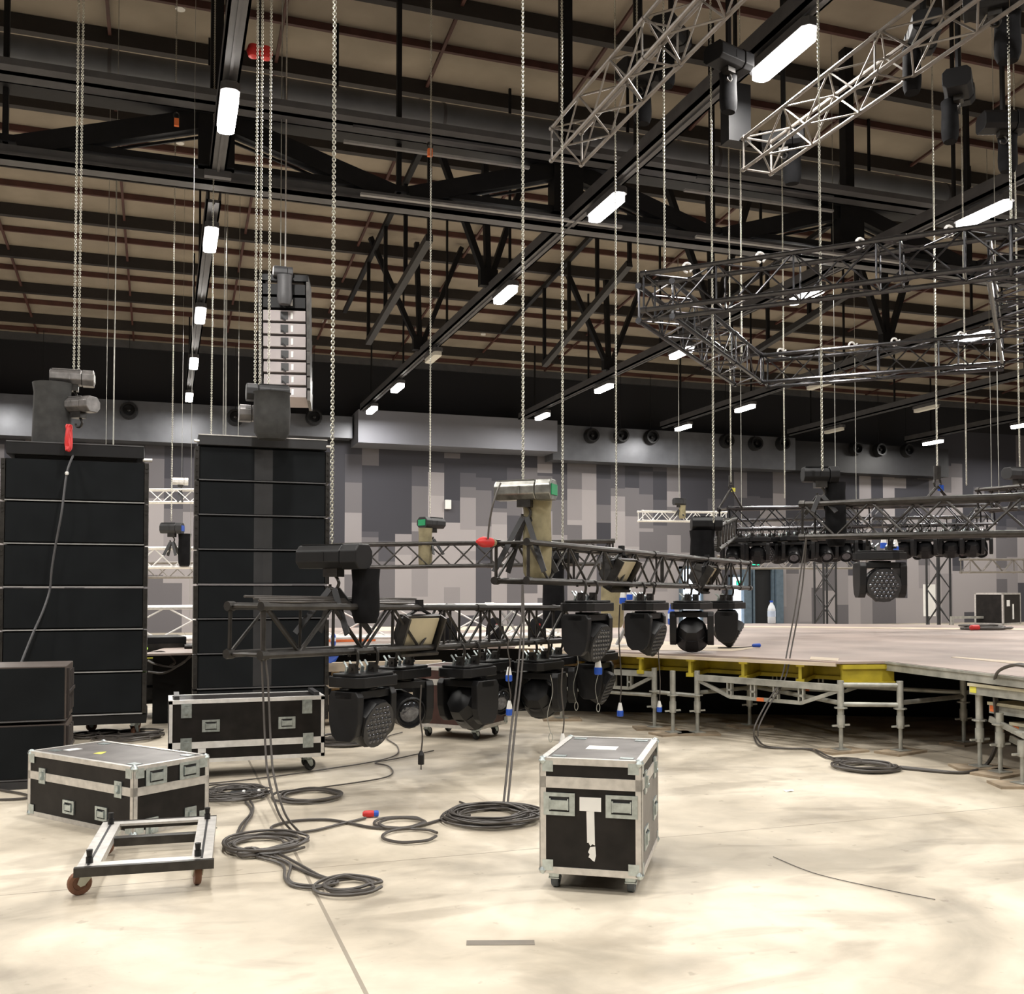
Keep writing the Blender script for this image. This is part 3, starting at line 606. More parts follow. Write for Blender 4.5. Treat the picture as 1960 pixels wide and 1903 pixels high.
flood('smallest square amber flood light, at the far end of the sloping truss',onB(1352,1)+Vector((0,0,.24)),R(48),R(58),1.15)
# ================================================================= SPEAKER ARRAYS
def spk(key,w,h,d,lip=.012):
    def cab(): return M().box(-w/2+.03,w/2-.03,0,d,.006,h-.006)
    def gr(): return M().prism([(-w/2+.05,-.03),(0,-.035),(w/2-.05,-.03),(w/2-.05,0),(-w/2+.05,0)],.022,h-.02)
    return cab,gr
def arr_left(x0,x1,y,zt,hs,n,lab):
    w=x1-x0
    for i in range(n):
        z=zt-(i+1)*hs
        t=thing('line_array_speaker','wide black speaker cabinet of the left array, '+lab[i],'speaker',((x0+x1)/2,y,z),0,'speaker cabinets of the left array')
        part('cabinet',t,lambda:M().box(-w/2+.02,w/2-.02,.02,.55,.004,hs-.004),BPNT,key='lacab')
        part('grille',t,lambda:M().box(-w/2+.03,w/2-.03,-.005,.02,.03,hs-.012),GRL,key='lagr')
        part('bottom_rail',t,lambda:M().box(-w/2+.02,w/2-.02,-.012,.02,.004,.015),GRL2,key='larail')
        for s in (-1,1):
            part('rigging_bar',t,lambda:M().box(-.02,.02,-.01,.3,.01,hs-.01).tube((0,-.02,.06),(0,.0,.06),.013,6).tube((0,-.02,hs-.06),(0,.0,hs-.06),.013,6).tube((0,-.02,hs-.1),(0,.0,hs-.1),.013,6),BLM,(s*(w/2-.002),0,0),key='larig')
YA=11.05; A0=ony(2,1100,YA); A1=ony(279,1100,YA); zt=ony(140,880,YA).z; zb=ony(140,1372,YA).z
arr_left(A0.x,A1.x,YA,zt,(zt-zb)/6,6,['top one','second from the top','third from the top','third from the bottom','second from the bottom','lowest, just above the dolly'])
w=A1.x-A0.x; t=thing('flying_frame','long black top beam of the left speaker array','flying frame',((A0.x+A1.x)/2,YA,zt+.003))
part('beam',t,M().box(-w/2+.03,w/2-.03,-.03,.5,.03,.16),BPNT,bevel=.006); part('edge_lip',t,M().box(-w/2+.03,w/2-.03,-.035,-.03,.15,.16),GRY); part('side_pin',t,M().tube((w/2-.04,0,.02),(w/2+.05,0,.02),.018,8),ALU); part('foot',t,M().box(-w/2+.1,w/2-.1,.05,.3,0,.03),BPNT)
# dolly under the left array
t=thing('speaker_dolly','low black wheeled dolly carrying the left speaker array','dolly',((A0.x+A1.x)/2,YA,0))
part('platform',t,M().box(-w/2+.05,w/2+.02,-.0,.85,zb-.09,zb-.004),BPNT)
def caster(t,x,y,h,r=.05,wm=RUB,wd=.035,rot=0,name='caster',fm=ZNC):
    """h: mounting height; swivel bracket with wheel"""
    c=part(name,t,lambda:M().cb((0,0,h-.004),(.09,.09,.008)).cb((0,0,h-.02),(.05,.05,.03)).prism([(-.035,h-.03),(.03,h-.03),(.045,r),(.03,r-.015),(.01,r-.01)],-wd/2-.009,-wd/2-.004,Matrix(((1,0,0,0),(0,0,1,0),(0,1,0,0),(0,0,0,1)))).prism([(-.035,h-.03),(.03,h-.03),(.045,r),(.03,r-.015),(.01,r-.01)],wd/2+.004,wd/2+.009,Matrix(((1,0,0,0),(0,0,1,0),(0,1,0,0),(0,0,0,1)))).cb((0,0,h-.034),(.06,wd+.018,.006)),fm,(x,y,0),(0,0,rot),key='cast%.3f%.3f%s'%(h,r,fm.name))
    part('wheel',c,lambda:M().lathe([(r*.55,-wd/2*.7),(r*.6,-wd/2),(r*.92,-wd/2),(r,-wd/2*.6),(r,wd/2*.6),(r*.92,wd/2),(r*.6,wd/2),(r*.55,wd/2*.7)],20,Matrix.Translation((.03,0,r))@Matrix.Rotation(PI/2,4,'X')),wm,key='wh%.3f%s%.3f'%(r,wm.name,wd),smooth=True)
    return c
for x in (-w/2+.25,w/2-.1): 
    for y in (.12,.7): caster(t,x,y,zb-.09,.055,BRN,.04,R(60))
caster(t,.1,.7,zb-.09,.055,BRN,.04,R(20))
# right (middle of picture) array
YB=10.45; B0=ony(373,1100,YB); B1=ony(628,1100,YB); ztB=ony(500,858,YB).z; wB=B1.x-B0.x; hB_=.343; nB=8
lab=['top one','second from the top','third from the top','fourth from the top','fourth from the bottom','third from the bottom','second from the bottom','lowest, mostly hidden by the long case']
for i in range(nB):
    z=ztB-(i+1)*hB_
    t=thing('line_array_speaker','black two-panel speaker cabinet of the right array, '+lab[i],'speaker',((B0.x+B1.x)/2,YB,z),0,'speaker cabinets of the right array')
    part('cabinet',t,lambda:M().box(-wB/2+.03,wB/2-.03,.03,.5,.004,hB_-.004),BPNT,key='rcab')
    part('grille',t,lambda:M().box(-wB/2+.04,-.09,-.0,.03,.02,hB_-.014),GRL,key='rgl'); part('grille',t,lambda:M().box(.09,wB/2-.04,-.0,.03,.02,hB_-.014),GRL,key='rgr')
    part('centre_strip',t,lambda:M().add([(-.09,0,.02),(0,.012,.02),(.09,0,.02),(-.09,0,hB_-.014),(0,.012,hB_-.014),(.09,0,hB_-.014),(-.09,.03,.02),(.09,.03,.02),(.09,.03,hB_-.014),(-.09,.03,hB_-.014)],[(0,1,4,3),(1,2,5,4),(0,6,7,2,1),(3,4,5,8,9)]),DGR,key='rctr')
    part('bottom_rail',t,lambda:M().box(-wB/2+.03,wB/2-.03,-.008,.03,.002,.014),GRY,key='rrail')
    for s in (-1,1): part('rigging_bar',t,lambda:[m:=M().box(-.02,.02,-.01,.3,.01,hB_-.01),[m.tube((0,-.022,zz),(0,0,zz),.009,6) for zz in (.04,.09,.15,.22,.3)]][0],BLM,(s*(wB/2-.01),0,0),key='rrig')
t=thing('flying_frame','black top frame of the right speaker array','flying frame',((B0.x+B1.x)/2,YB,ztB+.002))
part('beam',t,M().box(-wB/2+.02,wB/2-.02,-.03,.45,.005,.11),DGR,bevel=.005); part('edge_lip',t,M().box(-wB/2+.02,wB/2-.02,-.036,-.03,.1,.11),ALU)
for s in (-1,1): part('side_pin',t,M().tube((s*(wB/2-.03),-.02,.04),(s*(wB/2+.02),-.02,.04),.014,8),ALU)
# small hanging array seen from behind
dd=16.4; n=9; top=at(546,560,dd); base=at(548,760,dd)
labs=['top one','second from the top','third from the top','fourth from the top','middle one','fourth from the bottom','third from the bottom','second from the bottom','lowest, tilted down']
for i in range(n):
    f=i/(n-1); p=top.lerp(base,f); tl=R(2-14*f*f)
    mx=Matrix.Translation(p)@Matrix.Rotation(R(-12),4,'Z')@Matrix.Rotation(tl,4,'X')
    t=thing('hanging_speaker','small speaker cabinet of the high hanging array seen from behind, '+labs[i],'speaker',group='speakers of the high hanging array',mtx=mx)
    part('cabinet',t,lambda:M().add([(-.33,-.2,-.082),(.33,-.2,-.082),(.36,.2,-.1),(-.36,.2,-.1),(-.33,-.2,.082),(.33,-.2,.082),(.36,.2,.1),(-.36,.2,.1)],[(0,1,2,3),(7,6,5,4),(0,4,5,1),(1,5,6,2),(2,6,7,3),(3,7,4,0)]),BPNT if i<2 else LIL,key='hcab%d'%(i<2))
    for s in (-1,1): part('side_rigging',t,lambda:M().box(-.025,.025,-.24,.2,-.15,.12),BLM,(s*.375,0,0),key='hrig')
    part('handle_recess',t,lambda:M().box(-.06,.06,-.21,-.2,-.06,.06).tube((-.04,-.22,-.03),(.02,-.24,-.09),.012,5),DGR,(.0,0,0),key='hcon')
    if i: part('signal_label',t,lambda:M().box(.10,.135,-.206,-.2,-.05,.05),WHT,key='hlab',label='white status label')
mx=Matrix.Translation(at(546,540,dd))@Matrix.Rotation(R(-12),4,'Z')
t=thing('flying_frame','black top frame of the small high hanging array','flying frame',mtx=mx); part('beam',t,M().box(-.38,.38,-.24,-.16,-.05,.05).box(-.38,-.3,-.24,.25,-.05,.05).box(.3,.38,-.24,.25,-.05,.05).box(-.04,.04,-.24,.25,-.03,.1),BPNT)
# stacked cabinets at the left edge
zt2=.92
for i,(z,l) in enumerate(((.50,'upper black loudspeaker cabinet with brown side of the stack at the left edge'),(.06,'lower black loudspeaker cabinet with brown side of the stack at the left edge'))):
    c=at(127,1278,7.8); x1=c.x+.0; wd=1.25
    t=thing('speaker_cabinet',l,'speaker',(x1-wd/2,c.y,z),0,'cabinet stack at the left edge'); h=.42
    part('body',t,lambda:M().box(-wd/2,wd/2+.0,.012,.62,0,h),BROWN,key='subb',bevel=.005)
    part('grille',t,lambda:M().box(-wd/2+.01,wd/2-.012,0,.012,.02,h-.012),GRL,key='subg'); part('bottom_rail',t,lambda:M().box(-wd/2,wd/2,-.006,.012,.004,.014),GRY,key='subr')
    part('side_grip',t,lambda:[m:=M(),[m.box(wd/2+.004,wd/2+.012,.1+.13*a,.19+.13*a,.05+.18*b,.19+.18*b) for a in range(4) for b in range(2)],[m.box(wd/2+.001,wd/2+.02,.04,.06,.02,h-.02),m.box(wd/2,wd/2+.02,.04,.6,.2,.225)]][0],mat('dark_brown_recess',(.03,.022,.02),.6),key='subs')
t=thing('low_skid','dark timber skid under the cabinet stack at the left edge','skid',(x1-wd/2,c.y,0)); part('plank',t,M().box(-wd/2,wd/2,0,.1,0,.058),RUB); part('plank',t,M().box(-wd/2,wd/2,.45,.55,0,.058),RUB)
# ================================================================= FLIGHT CASES
def face(f,w,d,h):   # returns matrix: local (u right, n outwards, v up) of a case face
    return {'F':Matrix(((1,0,0,0),(0,1,0,-d/2),(0,0,1,0),(0,0,0,1))),'R':Matrix(((0,-1,0,w/2),(1,0,0,0),(0,0,1,0),(0,0,0,1))),
            'L':Matrix(((0,1,0,-w/2),(-1,0,0,0),(0,0,1,0),(0,0,0,1))),'B':Matrix(((-1,0,0,0),(0,-1,0,d/2),(0,0,1,0),(0,0,0,1))),
            'T':Matrix(((1,0,0,0),(0,0,1,0),(0,-1,0,h),(0,0,0,1)))}[f]
def case(name,label,loc,rotz,w,d,h,z0,seams,body=PLYB,trim=ALU,handles=(),latches=(),labels=(),casters=None,corner=.05,side=None,ew=.028,openlid=False):
    t=thing(name,label,'flight case',(loc[0],loc[1],0),rotz)
    zz=[0]+list(seams)+[h]
    for i in range(len(zz)-1):
        nm='lid' if (i==len(zz)-2 and len(zz)>2) else 'body'
        part(nm,t,M().box(-w/2,w/2,-d/2,d/2,z0+zz[i]+.002,z0+zz[i+1]-.002),body)
        e=M(); a,b=z0+zz[i],z0+zz[i+1]; tk=.005
        for sx in (-1,1):
            for sy in (-1,1):
                X=sx*w/2; Y=sy*d/2
                e.box(min(X+sx*tk,X-sx*ew),max(X+sx*tk,X-sx*ew),min(Y,Y+sy*tk),max(Y,Y+sy*tk),a,b); e.box(min(X,X+sx*tk),max(X,X+sx*tk),min(Y+sy*tk,Y-sy*ew),max(Y+sy*tk,Y-sy*ew),a,b)
        for z,up,full in ((a,1,i==0),(b,-1,i==len(zz)-2)):
            za,zb=(z,z+ew) if up>0 else (z-ew,z)
            for sy in (-1,1): Y=sy*d/2; e.box(-w/2-tk,w/2+tk,min(Y,Y+sy*tk),max(Y,Y+sy*tk),za,zb)
            for sx in (-1,1): X=sx*w/2; e.box(min(X,X+sx*tk),max(X,X+sx*tk),-d/2-tk,d/2+tk,za,zb)
            if full:
                zc,zd=(z-tk,z) if up>0 else (z,z+tk)
                for sy in (-1,1): Y=sy*d/2; e.box(-w/2-tk,w/2+tk,min(Y+sy*tk,Y-sy*ew),max(Y+sy*tk,Y-sy*ew),zc,zd)
                for sx in (-1,1): X=sx*w/2; e.box(min(X+sx*tk,X-sx*ew),max(X+sx*tk,X-sx*ew),-d/2,d/2,zc,zd)
        part('edge_trim',t,e,trim)
    if corner:
        for sx in (-1,1):
            for sy in (-1,1):
                for z in (z0,z0+h):
                    c=part('corner_guard',t,lambda:M().lathe([(.003,-corner*.5),(corner*.36,-corner*.36),(corner*.52,0),(corner*.36,corner*.36),(.003,corner*.5)],10).box(-corner*1.2,0.0,corner*.28,corner*.36,-corner*1.2,0).box(corner*.28,corner*.36,-corner*1.2,0,-corner*1.2,0),ZNC,(sx*(w/2-corner*.22),sy*(d/2-corner*.22),z-(corner*.2 if z>z0 else -corner*.2)),key='cg%.3f'%corner,smooth=True)
                    c.scale=(sx,sy,1 if z>z0 else -1)
    def onf(nm,f,u,v,fn,key,mt,lb=None):
        return part(nm,t,fn,mt,mtx=face(f,w,d,h+z0)@Matrix.Translation((u,0,v)),key=key,label=lb)
    for f,u,v,s in handles:
        hh=onf('handle',f,u,z0+v,lambda:M().box(-.085,.085,-.009,-.0015,-.06,-.04).box(-.085,.085,-.009,-.0015,.04,.06).box(-.085,-.055,-.009,-.0015,-.04,.04).box(.055,.085,-.009,-.0015,-.04,.04).box(-.045,.045,-.016,-.006,-.028,.022).box(-.052,-.045,-.018,-.002,-.03,.03).box(.045,.052,-.018,-.002,-.03,.03),'hnd',ZNC)
        part('recess',hh,lambda:M().box(-.055,.055,-.003,-.001,-.04,.04),DGR,key='hndr'); hh.scale=(s,1,s)
    for f,u,v,s in latches:
        hh=onf('latch',f,u,z0+v,lambda:M().box(-.05,.05,-.009,-.0015,-.07,.07).box(-.02,.02,-.02,-.008,-.035,.035).tube((0,-.012,-.02),(0,-.024,-.02),.014,10).box(-.035,.035,-.012,-.008,.045,.055),'lat',ZNC); hh.scale=(s,1,s)
    for k,(f,u,v,a,b,mt,lb) in enumerate(labels):
        part('sticker',t,M().box(-a/2,a/2,-.004,-.0012,-b/2,b/2),mt,mtx=face(f,w,d,h+z0)@Matrix.Translation((u,0,(v if f=='T' else z0+v))),label=lb)
    if casters:
        r,ins,wm=casters
        for sx in (-1,1):
            for sy in (-1,1): caster(t,sx*(w/2-ins),sy*(d/2-ins),z0-.004,r,wm,.035,R(90 if name!='long_flight_case' else 35))
    return t
# front case: corners from the photograph's ground points
fl=onz(1035,1668,.095); fr=onz(1228,1681,.095); br=onz(1269,1611,.09); wv=(fr-fl); fw=wv.length; an=math.atan2(wv.y,wv.x); fd=.78
nrm=Vector((-math.sin(an),math.cos(an),0)); ctr=(fl+fr)/2+nrm*fd/2
fh=.562
t=case('flight_case','black flight case with two handles and torn white tape on its front, nearest to us',ctr,an,fw,fd,fh,.095,(.447,),PLYB,ALU,
 handles=[('F',-.155*fw/.5,.34,.93),('F',.155*fw/.5,.34,.93),('R',-.22,.16,.9),('R',.2,.22,.9)],latches=[('R',-.24,.44,.8),('R',.2,.44,.8)],
 labels=[('F',0,.345,.108,.068,WHT,'white paper label'),('T',.0,.0,.16,.12,WHT,'white paper label on the lid')],casters=(.05,.06,RUBG),corner=.045)
tp=M().add([(-.024,-.003,.335),(.024,-.003,.337),(.028,-.003,.17),(.012,-.003,.175),(.0,-.003,.165),(-.012,-.003,.182),(-.02,-.003,.18)],[(0,1,2,3,4,5,6)]).add([(-.002,-.003,.16),(.03,-.003,.165),(.034,-.003,.12),(.025,-.003,.09),(.012,-.003,.095),(.0,-.003,.105),(-.012,-.003,.11),(-.005,-.003,.125),(-.014,-.003,.135)],[tuple(range(9))])
for q in range(2): pass
tp.v=[(x*.82,y,z) for x,y,z in tp.v]; part('torn_tape',t,tp,WHT,mtx=Matrix.Translation((0,-fd/2,.07)),label='torn white tape')
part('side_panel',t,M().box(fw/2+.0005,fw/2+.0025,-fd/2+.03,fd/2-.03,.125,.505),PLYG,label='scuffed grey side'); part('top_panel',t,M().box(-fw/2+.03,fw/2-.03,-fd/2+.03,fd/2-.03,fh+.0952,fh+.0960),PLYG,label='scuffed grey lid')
for sx in (-1,1):
    for sy in (-1,1): part('lid_plate',t,M().box(-.035,.035,-.025,.025,0,.004),ZNC,(sx*(fw/2-.08),sy*(fd/2-.08),.096+fh))
# long case
LCx0,LCx1=.055,1.27; w=LCx1-LCx0
case('long_flight_case','long black flight case with bright trim and open rim standing before the right speaker array',((LCx0+LCx1)/2,8.5+.22),0,w,.44,.49,.135,(.135,),PLYB,ALW,
 handles=[('F',-.29,.285,.8),('F',.305,.285,.8)],latches=[('F',-w/2+.13,.41,.8),('F',w/2-.14,.41,.8),('F',-w/2+.13,.135,.85),('F',w/2-.13,.135,.85)],labels=[('F',-w/2+.25,.09,.06,.035,WHT,'small white label')],casters=(.05,.12,RUB),corner=0,ew=.026)
t=[o for o in bpy.data.objects if o.name.startswith('long_flight_case')][0]
part('rim_post',t,M().box(-.57,-.53,-.2,.2,.63,.66),DGR); part('rim_post',t,M().box(.53,.57,-.2,.2,.63,.66),DGR)
# case on the floor at the left
an=R(37); C=onz(256,1470,.42); ux=Vector((math.cos(an),math.sin(an),0)); uy=Vector((-math.sin(an),math.cos(an),0)); lw,ld,lh=.56,1.13,.42
ctr=C+ux*lw/2+uy*ld/2
t=case('flight_case','wide low black flight case on the floor at the left, seen over its corner',ctr,an,lw,ld,lh-.004,.004,(.265,),PLYB,ALU,
 handles=[('F',-.12,.345,.9),('F',.13,.345,.9),('L',-.1,.10,.72),('L',.25,.10,.72)],latches=[('L',.42,.27,.72),('L',-.40,.27,.72),('F',-.15,.03,.9),('F',.14,.045,.9)],
 labels=[('T',-.08,.38,.10,.07,WHT,'white paper label on the lid')],corner=.05,ew=.026)
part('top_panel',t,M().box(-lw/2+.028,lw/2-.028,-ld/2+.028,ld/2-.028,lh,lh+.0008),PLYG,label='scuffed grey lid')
for x,y in ((-.17,.44),(.2,.44),(.2,-.46),(-.2,-.46)): part('lid_plate',t,M().box(-.03,.03,-.04,.04,0,.004),ZNC,(x,y,lh+.001))
part('sprayed_mark',t,M().add([(-.09,.05,0),(-.03,.09,0),(.0,.12,0),(-.04,.14,0),(-.1,.12,0)],[(0,1,2,3,4)]),YLB,(0,0,lh+.002),label='faded yellow mark on the lid')
# wheeled dolly board in front of it
an=R(-4); P=onz(205,1650,.16); Q=onz(375,1643,.16); L_=.98
t=thing('caster_board','low open wheel board with aluminium side rails and black end bars, at the left foreground','dolly',((onz(175,1653,.165)+onz(380,1645,.165))/2*1)+Vector((-.0,0,-.165)),an); bw=.265
for s_ in (-1,1):
    part('side_rail',t,M().box(s_*bw-.05,s_*bw+.05,0,L_,.145,.16).box(s_*bw-.05,s_*bw-.04,0,L_,.12,.145).box(s_*bw+.04,s_*bw+.05,0,L_,.12,.145),ALU)
    part('groove',t,M().box(s_*bw-.006,s_*bw+.006,.01,L_-.01,.1605,.162),DGR)
for y_ in (0,L_-.07): part('end_rail',t,M().box(-bw+.05,bw-.05,y_,y_+.07,.147,.16),ALU); 
part('end_bar',t,M().box(-bw-.06,bw+.06,-.03,0,.115,.16),BLM); part('end_bar',t,M().box(-bw-.05,bw+.05,L_,L_+.03,.115,.16),BLM)
part('cross_bar',t,M().box(-bw+.05,bw-.05,.62,.68,.10,.145),BLM)
for x_,y_ in ((-bw,.06),(bw-.02,.06),(-bw,L_-.06),(bw-.0,L_-.06)): part('locking_knob',t,M().tube((x_,y_,.16),(x_,y_,.19),.017,10).tube((x_,y_,.19),(x_,y_,.225),.012,10,.016),BLK)
for x_,y_,a in ((-bw-.02,.10,200),(bw-.02,.10,100),(-bw,.85,150),(bw,.85,110)): caster(t,x_,y_,.13,.058,BRN,.032,R(a),fm=mat('cream_zinc',(.55,.56,.48),.45,.3))
# brown case under the moving lights
A_=onz(792,1402,.12); B_=onz(918,1411,.12); C_=onz(980,1397,.12); ex=(B_-A_); w=ex.length; an=math.atan2(ex.y,ex.x); d_=(C_-B_).length
nn=Vector((-math.sin(an),math.cos(an),0)); ctr=(A_+B_)/2+nn*d_/2+Vector((.14,.50,0))
case('flight_case','tall dark brown flight case on wheels behind the moving lights',ctr,an,w*1.05,d_*1.05,.60,.12,(.45,),PLYR,ALU,latches=[('F',w/2-.25,.46,.8),('R',0,.45,.8)],labels=[],casters=(.05,.1,RUB),corner=.05,ew=.03)
# equipment between the two arrays
p=at(322,1380,12.0); gx,gy=p.x,p.y
t=thing('amplifier_rack','black amplifier rack with small green lights standing between the two speaker arrays','equipment rack',(gx-.1,gy,0),R(8))
part('rack_body',t,M().box(-.3,.3,0,.6,.17,.95),BPNT,bevel=.01)
for k in range(4): part('amplifier',t,M().box(-.26,.26,-.02,0,.22+.17*k,.36+.17*k),BLM)
part('indicator_light',t,M().tube((-.16,-.03,.82),(-.16,-.02,.82),.02,10),mat('green_indicator',(.4,.8,.1),.4,0,0,1,0,(.5,.9,.1),1.2)); part('edge_strip',t,M().box(-.2,.1,-.03,-.02,.70,.715),YLB)
for x_ in (-.22,.22):
    for y_ in (.1,.5): caster(t,x_,y_,.17,.06,BRN,.035,R(70))
t=thing('equipment_box','matt black box standing behind the left end of the long case','equipment box',(gx+.45,gy-.3,0)); part('box_body',t,M().box(-.28,.28,0,.5,.0,.86),PLYB); part('top_rail',t,M().box(-.28,.28,-.01,.0,.84,.86),GRY)
one('cable_bundle','loose loops of grey cable draped on the black rack between the arrays','cable',M().path(cr([at(284,1265,11.2),at(300,1272,11.1),at(330,1277,11.1),at(350,1270,11.1),at(366,1252,11.1)],8),.012).path(cr([at(284,1286,11.2),at(315,1288,11.1),at(345,1272,11.1),at(366,1256,11.1)],8),.012).path(cr([at(286,1250,11.2),at(310,1248,11.2),at(325,1255,11.2),at(335,1268,11.2),at(325,1275,11.2)],8),.012),CBL,smooth=True)
# ================================================================= STAGE
HS=.82
edge=[(1.2,18.6),(-.2,11.6)]+[tuple(onz(x,y,HS)[:2]) for x,y in ((975,1238),(1000,1240),(1440,1258),(1600,1267),(1700,1266))]+[(6.30,5.2),(6.35,3.0),(17,3.0),(17,14.6),(11.6,18.2)]
STM=mat('scuffed_stage_ply',(.33,.265,.235),.55,0,.3,.9,.05)
t=thing('stage','large low stage with scuffed brown-grey plywood top on scaffold legs','stage',(0,0,0))
part('deck_panel',t,M().prism(edge,HS-.022,HS),STM)
ltm=mat('pale_plywood',(.62,.52,.40),.6,0,.12,2)
def strip(pix,z,th,mt,nm,lb=None): part(nm,t,M().prism([tuple(onz(x,y,z)[:2]) for x,y in pix][::-1],z-th,z),mt,label=lb)
strip([(985,1241),(1405,1246),(1450,1240),(1330,1232),(1190,1222),(1000,1222)],HS+.004,.003,ltm,'pale_sheet','pale new plywood sheet')
strip([(700,1208),(1065,1205),(1065,1199),(700,1200)],HS+.004,.003,ltm,'pale_sheet','pale strip'); strip([(1380,1200),(1960,1206),(1960,1203),(1380,1198)],HS+.004,.003,ltm,'pale_sheet','pale strip')
strip([(1820,1258),(1960,1272),(1960,1267),(1830,1257)],HS+.004,.003,ltm,'pale_sheet','pale strip'); strip([(1550,1262),(1604,1265),(1606,1260),(1552,1257)],HS+.006,.004,ltm,'pale_sheet')
E0=Vector((*edge[3],0)); E1=Vector((*edge[5],0)); E2=Vector((*edge[6],0))
part('edge_board',t,M().bar(E0+Vector((0,0,HS-.03)),E1+Vector((0,0,HS-.03)),.03,.03),ltm)
part('aluminium_edge',t,M().bar((E2.x,E2.y,HS-.055),(6.30,5.2,HS-.055),.05,.065).bar((6.30,5.2,HS-.055),(6.35,3.0,HS-.055),.05,.065).bar((E2.x-.03,E2.y,HS-.012),(6.27,5.2,HS-.012),.02,.02),GAL)
# yellow beams below the left edge (their ends show), each its own thing
dirE=(E1-E0).normalized(); nin=Vector((-dirE.y,dirE.x,0)); 
if nin.x<0: nin=-nin
beamlab=['first from the left','second from the left','third from the left','fourth from the left','fifth from the left','sixth, beside the front corner']
def ibeam(P,D,L):
    mx=xm(P,P+D); return M().box(0,L,-.04,.04,.06,.10,mx).box(0,L,-.04,.04,-.10,-.06,mx).box(0,L,-.015,.015,-.06,.06,mx)
Ls=(E1-E0).length
for i,f in enumerate((.12,.27,.42,.58,.74,.90)):
    P=E0.lerp(E1,f)+Vector((0,0,HS-.13))+nin*.05
    one('timber_beam','yellow timber beam end under the stage edge, '+beamlab[i],'beam',ibeam(P,(nin+dirE*-.25).normalized(),2.6),YEL if i>1 else WOOD,'timber beams under the stage edge')
one('timber_beam','long yellow timber beam lying along the front corner of the stage','beam',ibeam(E1+Vector((.05,-.0,HS-.13))+nin*.02,(E2-E1).normalized() if (E2-E1).length>.01 else dirE,(E2-E1).length),YEL)
one('timber_beam','yellow timber beam running behind the beam ends under the stage edge','beam',ibeam(E0+nin*.8+Vector((0,0,HS-.14)),dirE,Ls),YEL)
# scaffold legs
legs=[((1075,1375),'far left leg of the stage, behind the moving lights'),((1253,1392),'leg left of the shallow lattice beam, nearer the middle'),((1288,1402),'second leg of the close pair left of the lattice beam'),((1335,1402),'leg at the left end of the shallow lattice beam'),((1435,1388),'dim leg standing deep under the stage'),((1610,1435),'front corner leg of the stage on a wooden pad'),((1724,1437),'leg right of the front corner of the stage'),((1845,1420),'dim leg deep under the right part of the stage'),((1876,1467),'leg under the highest step at the right'),((1915,1478),'leg under the middle step at the right'),((1958,1500),'leg under the lowest step at the right edge')]
LP=[]
for (x,y),l in legs:
    g=onz(x,y,.02); LP.append(g); step='step' in l; top=HS-.16 if not step else {'high':.66,'midd':.5,'lowe':.35}[l.split('the ')[1][:4]]
    t=thing('scaffold_standard','galvanised scaffold '+l,'scaffold leg',(g.x,g.y,0))
    part('tube',t,M().tube((0,0,.25),(0,0,top),.030,12).tube((0,0,.25),(0,0,.34),.036,12),GAL,smooth=True); part('jack_screw',t,M().tube((0,0,.022),(0,0,.26),.019,10).cb((0,0,.026),(.13,.13,.008)),GAL)
    part('jack_nut',t,M().bar((-.08,.02,.24),(.08,-.02,.25),.024,.016).tube((0,0,.225),(0,0,.27),.034,8),GAL); part('rosette',t,M().tube((0,0,.40),(0,0,.412),.06,8),GAL)
    one('timber_pad','flat timber pad under the '+l.replace(' of the stage','').replace(' on a wooden pad',''),'timber pad',M().box(-.22,.22,-.13,.13,0,.021),mat('dull_timber',(.34,.27,.19),.75,0,.3,6),loc=(g.x,g.y,0),rot=(0,0,R(-30+13*len(l)%50)))
def ledger(a,b,z,l,r=.022): one('scaffold_tube',l,'scaffold tube',M().tube((a.x,a.y,z),(b.x,b.y,z+.0),r,10),GAL,smooth=True)
ledger(LP[5],LP[6],.44,'short low scaffold tube joining the two front corner legs'); ledger(LP[5],LP[4],.45,'long low scaffold tube running back from the front corner leg'); ledger(LP[3],LP[4],.43,'low scaffold tube from the lattice beam leg to the dim leg behind')
ledger(LP[1],LP[3],.40,'low scaffold tube joining the legs left of the lattice beam'); ledger(LP[0]+Vector((0,.05,0)),LP[1]+Vector((0,.05,0)),.36,'low scaffold tube at the far left of the stage'); ledger(LP[6],LP[7],.46,'low scaffold tube running back to the right under the stage')
ledger(LP[5],LP[6],HS-.20,'upper scaffold tube joining the two front corner legs'); ledger(LP[4],LP[7],.5,'low scaffold tube deep under the stage'); ledger(LP[7],LP[7]+Vector((3,-.6,0)),.5,'low scaffold tube deep under the stage, farther right')
def latbeam(label,a,b):
    a=Vector((a.x,a.y,HS-.23)); b=Vector((b.x,b.y,HS-.23)); mx=xm(a,b); L=(b-a).length
    t=thing('lattice_beam',label,'lattice beam',mtx=mx); dp=.17
    part('top_rail',t,M().box(0,L,-.03,.03,-.03,.03),GAL); part('bottom_rail',t,M().bar((0,0,-.02),(L*.25,0,-dp),.035).bar((L*.25,0,-dp),(L*.75,0,-dp),.035).bar((L*.75,0,-dp),(L,0,-.02),.035),GAL)
    for f in (.25,.42,.58,.75): part('web_plate',t,M().box(L*f-.03,L*f-.015,-.02,.02,-dp,-.03).box(L*f+.015,L*f+.03,-.02,.02,-dp,-.03).box(L*f-.03,L*f+.03,-.02,.02,-.11,-.09),GAL)
    part('marker_tape',t,M().box(L*.45,L*.5,-.022,-.019,-dp-.018,-dp+.018),ORG)
latbeam('shallow galvanised lattice beam under the stage between middle leg and front corner leg',LP[3],LP[5]); latbeam('shallow galvanised lattice beam under the stage at the far left',LP[0],LP[1])
latbeam('shallow galvanised lattice beam deeper under the stage behind the front one',LP[3]+Vector((.9,.6,0)),LP[5]+Vector((1.2,.9,0)))
sk=M(); 
